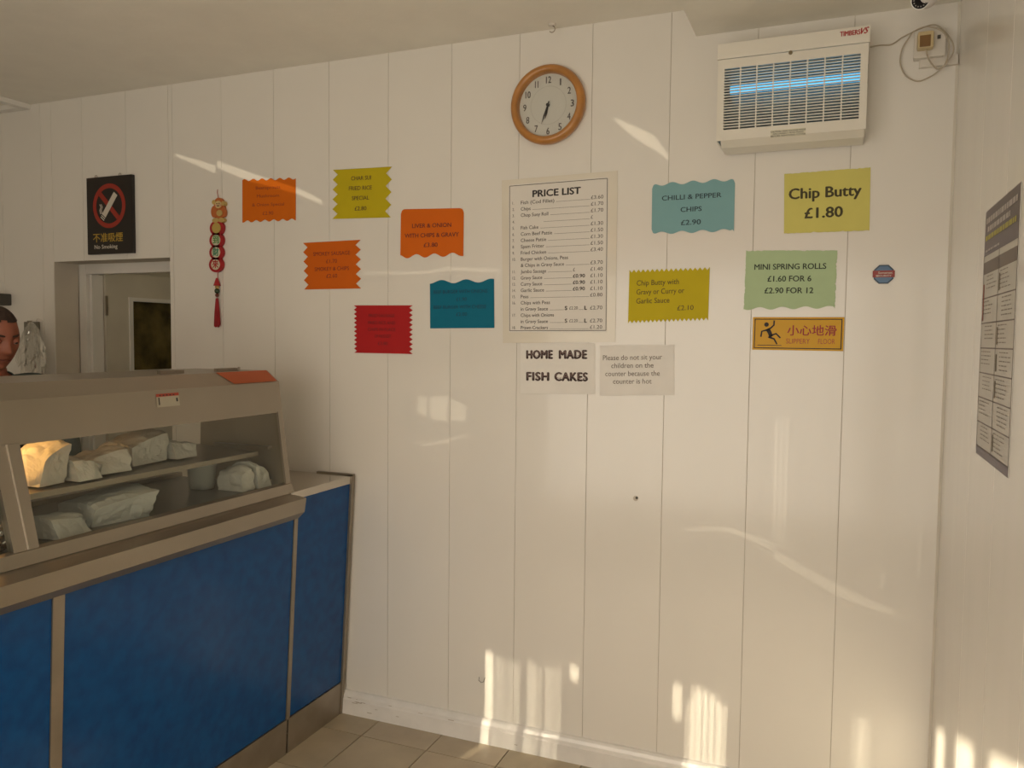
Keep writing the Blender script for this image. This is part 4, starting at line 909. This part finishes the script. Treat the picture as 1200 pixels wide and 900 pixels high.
# local frame: +Y is the way he faces, X to his right... built about the origin, then turned
HEADC = Vector((-.0, .12, 1.395))
hipz = .86
J = {}
V = []; Ed = []; Rr = []
def jv(n, p, r): J[n] = len(V); V.append(Vector(p)); Rr.append(r); return J[n]
def je(a, b): Ed.append((J[a], J[b]))
jv('pelvis', (0, -.12, .84), (.155, .115)); jv('belly', (0, -.08, .97), (.150, .110)); jv('chest', (0, -.02, 1.10), (.165, .115)); jv('uppch', (0, .03, 1.19), (.12, .09)); jv('neck', (0, .06, 1.25), .06); jv('neck2', (0, .085, 1.31), .055)
for a, b in (('pelvis', 'belly'), ('belly', 'chest'), ('chest', 'uppch'), ('uppch', 'neck'), ('neck', 'neck2')): je(a, b)
for s, n in ((-1, 'l'), (1, 'r')):
    jv('sh' + n, (s * .19, .03, 1.205), .066); jv('el' + n, (s * .25, .10, .95), .045); jv('wr' + n, (s * .17, .34, .935), .028); jv('pa' + n, (s * .155, .415, .93), (.034, .018))
    je('uppch', 'sh' + n); je('sh' + n, 'el' + n); je('el' + n, 'wr' + n); je('wr' + n, 'pa' + n)
    for f, (fx_, L, dz) in enumerate(((-.026, .068, 0), (-.009, .078, .002), (.009, .074, .001), (.026, .060, -.002))):
        k = 'f%s%d' % (n, f); b_ = (s * .155 + fx_, .44, .930 + dz)
        jv(k + 'a', b_, .0095); jv(k + 'b', (b_[0], b_[1] + L * .45, b_[2] - .006), .0085); jv(k + 'c', (b_[0], b_[1] + L * .8, b_[2] - .030), .0075)
        je('pa' + n, k + 'a'); je(k + 'a', k + 'b'); je(k + 'b', k + 'c')
    k = 't' + n; jv(k + 'a', (s * .155 - s * .034, .385, .922), .011); jv(k + 'b', (s * .155 - s * .052, .415, .912), .0095); jv(k + 'c', (s * .155 - s * .050, .445, .902), .0085)
    je('wr' + n, k + 'a'); je(k + 'a', k + 'b'); je(k + 'b', k + 'c')
    jv('hp' + n, (s * .095, -.12, .80), .092); jv('kn' + n, (s * .11, -.09, .46), .060); jv('an' + n, (s * .11, -.12, .10), .038); jv('to' + n, (s * .12, .03, .04), .036)
    je('pelvis', 'hp' + n); je('hp' + n, 'kn' + n); je('kn' + n, 'an' + n); je('an' + n, 'to' + n)
bodym = skin('body', V, Ed, Rr, J['pelvis'], None)
# head sculpted from a sphere
def head_mesh(bm0, C, yaw, pitch, roll=0):
    bm = bmesh.new(); bmesh.ops.create_uvsphere(bm, u_segments=72, v_segments=56, radius=1)
    g = lambda x, z, cx, cz, sx, sz: math.exp(-((x - cx) / sx) ** 2 - ((z - cz) / sz) ** 2)
    Rm = Matrix.Rotation(yaw, 3, 'Z') @ Matrix.Rotation(pitch, 3, 'X') @ Matrix.Rotation(roll, 3, 'Y')
    for v in bm.verts:
        p = v.co; x, y, z = p.x, p.y, p.z
        X_ = x * .072; Y_ = y * .098; Z_ = z * .122
        if Z_ < 0:                                        # narrowing to the jaw
            k = -Z_ / .122; X_ *= 1 - .30 * k ** 1.4; Y_ = Y_ * (1 - .10 * k) + (.012 * k if y > 0 else .03 * k)
        if y > 0:
            f = max(0, y) ** .5
            Y_ += f * (.004 * g(X_, Z_, 0, .035, .06, .018)            # brow
                 + .024 * g(X_, Z_, 0, -.022, .012, .013) + .012 * g(X_, Z_, 0, .000, .009, .024)   # nose
                 + .006 * g(X_, Z_, .012, -.028, .007, .007) + .006 * g(X_, Z_, -.012, -.028, .007, .007)
                 - .013 * g(X_, Z_, .031, .014, .017, .011) - .013 * g(X_, Z_, -.031, .014, .017, .011)  # sockets
                 + .005 * g(X_, Z_, .043, -.015, .016, .016) + .005 * g(X_, Z_, -.043, -.015, .016, .016)
                 + .008 * g(X_, Z_, 0, -.050, .022, .0045) + .009 * g(X_, Z_, 0, -.064, .018, .005) - .005 * g(X_, Z_, 0, -.0565, .026, .0025)
                 + .011 * g(X_, Z_, 0, -.098, .020, .016) - .004 * g(X_, Z_, 0, -.079, .022, .007))
        v.co = Rm @ Vector((X_, Y_, Z_)) + C
    return bm, Rm
HYAW = R_(12); HPIT = R_(-15)
hb, RH = head_mesh(None, HEADC, HYAW, HPIT)
for s in (-1, 1):                                           # ears
    ec = HEADC + RH @ Vector((s * .077, -.005, -.004)); g_ = bmesh.ops.create_uvsphere(hb, u_segments=16, v_segments=12, radius=1)
    for v in g_['verts']:
        p = v.co.copy(); dd = .6 if (p.x * s > .2 and abs(p.y) < .5 and abs(p.z) < .6) else 1
        v.co = ec + RH @ Vector((p.x * .009 * dd + s * .004 * (1 - p.y) , p.y * .018, p.z * .031))
bm = bmesh.new(); bm.from_mesh(bodym); tmp = bpy.data.meshes.new('tmp'); hb.to_mesh(tmp); bm.from_mesh(tmp); hb.free()
SKIN = mat('skin', (.36, .125, .075), rough=.5, var=.06, vscale=25)
SKIN.node_tree.nodes['Principled BSDF'].inputs['Subsurface Weight'].default_value = .08
body = finish('body', bm, SKIN, man, True)
bm = bmesh.new()
for s in (-1, 1): ball(bm, HEADC + RH @ Vector((s * .031, .082, .013)), .0125, 16, 12)
finish('eyes', bm, mat('eye_white', (.5, .42, .36), rough=.2), man, True)
bm = bmesh.new()
for s in (-1, 1): ball(bm, HEADC + RH @ Vector((s * .031, .0910, .0095)), .0058, 12, 8)
finish('irises', bm, mat('eye_dark', (.03, .02, .015), rough=.2), man, True)
bm = bmesh.new()
for s in (-1, 1):                                           # lowered lids, then brows
    g_ = bmesh.ops.create_uvsphere(bm, u_segments=16, v_segments=10, radius=.0138)
    kill = []
    for v in g_['verts']:
        if v.co.z < -.0045: kill.append(v)
        else: v.co = HEADC + RH @ (v.co + Vector((s * .031, .082, .013)))
    bmesh.ops.delete(bm, geom=kill, context='VERTS')
finish('eyelids', bm, SKIN, man, True)
HAIR = mat('short_hair', (.055, .032, .022), rough=.8, var=.3, vscale=60, bump=.4, bscale=300)
bm = bmesh.new()
for s in (-1, 1):
    tube(bm, [HEADC + RH @ Vector((s * (.014 + .011 * i), .1005 - .0045 * abs(i - 1) - .0022 * i * i, .0335 + .0035 * math.sin(i * .9))) for i in range(4)], [.0028, .0038, .0034, .0018], 8)
finish('eyebrows', bm, HAIR, man, True)
bm = bmesh.new(); tube(bm, [HEADC + RH @ Vector((x, .1075 - abs(x) * .55 - 12 * x * x, -.0568 + abs(x) * .05)) for x in (-.024, -.012, 0, .012, .024)], .0014, 6)
finish('mouth_line', bm, mat('mouth_dark', (.12, .03, .025), rough=.6), man)
bm = bmesh.new(); bmesh.ops.create_uvsphere(bm, u_segments=56, v_segments=40, radius=1); kill = []
for v in bm.verts:
    x, y, z = v.co; line = .62 + .10 * noise.noise(Vector((x * 4, 0, 3))) if y > .1 else (.05 if abs(x) > .5 and y > -.25 else -.35)
    lim = line if y > .1 else line
    if z < lim - (0 if y > .1 else 0): kill.append(v); continue
    v.co = HEADC + RH @ Vector((x * .0785, y * .1005, z * .1245))
bmesh.ops.delete(bm, geom=kill, context='VERTS'); finish('cropped_hair', bm, HAIR, man, True)
# clothes: collar shirt and waistcoat skinned over the torso, trousers, shoes
def sub(names, links, add, root, name, m, extra=()):
    idx = {n_: i for i, n_ in enumerate(names)}; vv = [V[J[n_]] for n_ in names]; rr = []
    for n_ in names:
        r = Rr[J[n_]]; r = r if isinstance(r, tuple) else (r, r); rr.append((r[0] + add, r[1] + add))
    me = skin(name, vv, [(idx[a], idx[b]) for a, b in links], rr, idx[root], m)
    me.materials.append(m)
    for p in me.polygons: p.use_smooth = True
    o = bpy.data.objects.new(name, me); COL.objects.link(o); o.parent = man; return o
SHIRT = mat('grey_green_shirt', (.055, .075, .07), rough=.8); VEST = mat('dark_waistcoat', (.018, .014, .014), rough=.8); TRS = mat('dark_trousers', (.03, .03, .035), rough=.8)
sub(['pelvis', 'belly', 'chest', 'uppch', 'shl', 'ell', 'wrl', 'shr', 'elr', 'wrr'], [('pelvis', 'belly'), ('belly', 'chest'), ('chest', 'uppch'), ('uppch', 'shl'), ('shl', 'ell'), ('ell', 'wrl'), ('uppch', 'shr'), ('shr', 'elr'), ('elr', 'wrr')], .008, 'pelvis', 'shirt', SHIRT)
sub(['pelvis', 'belly', 'chest', 'uppch', 'shl', 'shr'], [('pelvis', 'belly'), ('belly', 'chest'), ('chest', 'uppch'), ('uppch', 'shl'), ('uppch', 'shr')], .016, 'pelvis', 'waistcoat', VEST)
sub(['pelvis', 'hpl', 'knl', 'anl', 'hpr', 'knr', 'anr'], [('pelvis', 'hpl'), ('hpl', 'knl'), ('knl', 'anl'), ('pelvis', 'hpr'), ('hpr', 'knr'), ('knr', 'anr')], .014, 'pelvis', 'trousers', TRS)
sub(['anl', 'tol'], [('anl', 'tol')], .007, 'anl', 'shoe', BLACK); sub(['anr', 'tor'], [('anr', 'tor')], .007, 'anr', 'shoe', BLACK)
bm = bmesh.new()
pts = [Vector((.062 * math.sin(t) * 1.12, .062 + .066 * math.cos(t), 1.262 + .016 * -math.cos(t))) for t in [2 * math.pi * i / 28 for i in range(29)]]
for a_, b_ in zip(pts, pts[1:]):
    o1 = Vector(((a_.x) * 1.28, (a_.y - .06) * 1.28 + .06, a_.z - .026)); o2 = Vector(((b_.x) * 1.28, (b_.y - .06) * 1.28 + .06, b_.z - .026))
    bm.faces.new([bm.verts.new(q) for q in (a_, b_, o2, o1)])
bmesh.ops.remove_doubles(bm, verts=bm.verts, dist=1e-4); bmesh.ops.solidify(bm, geom=bm.faces[:], thickness=.004)
finish('collar', bm, mat('collar_cloth', (.09, .12, .115), rough=.8), man, True)
man.rotation_euler = (0, 0, R_(-112))
man.location = (-3.02, 2.08, -.002)
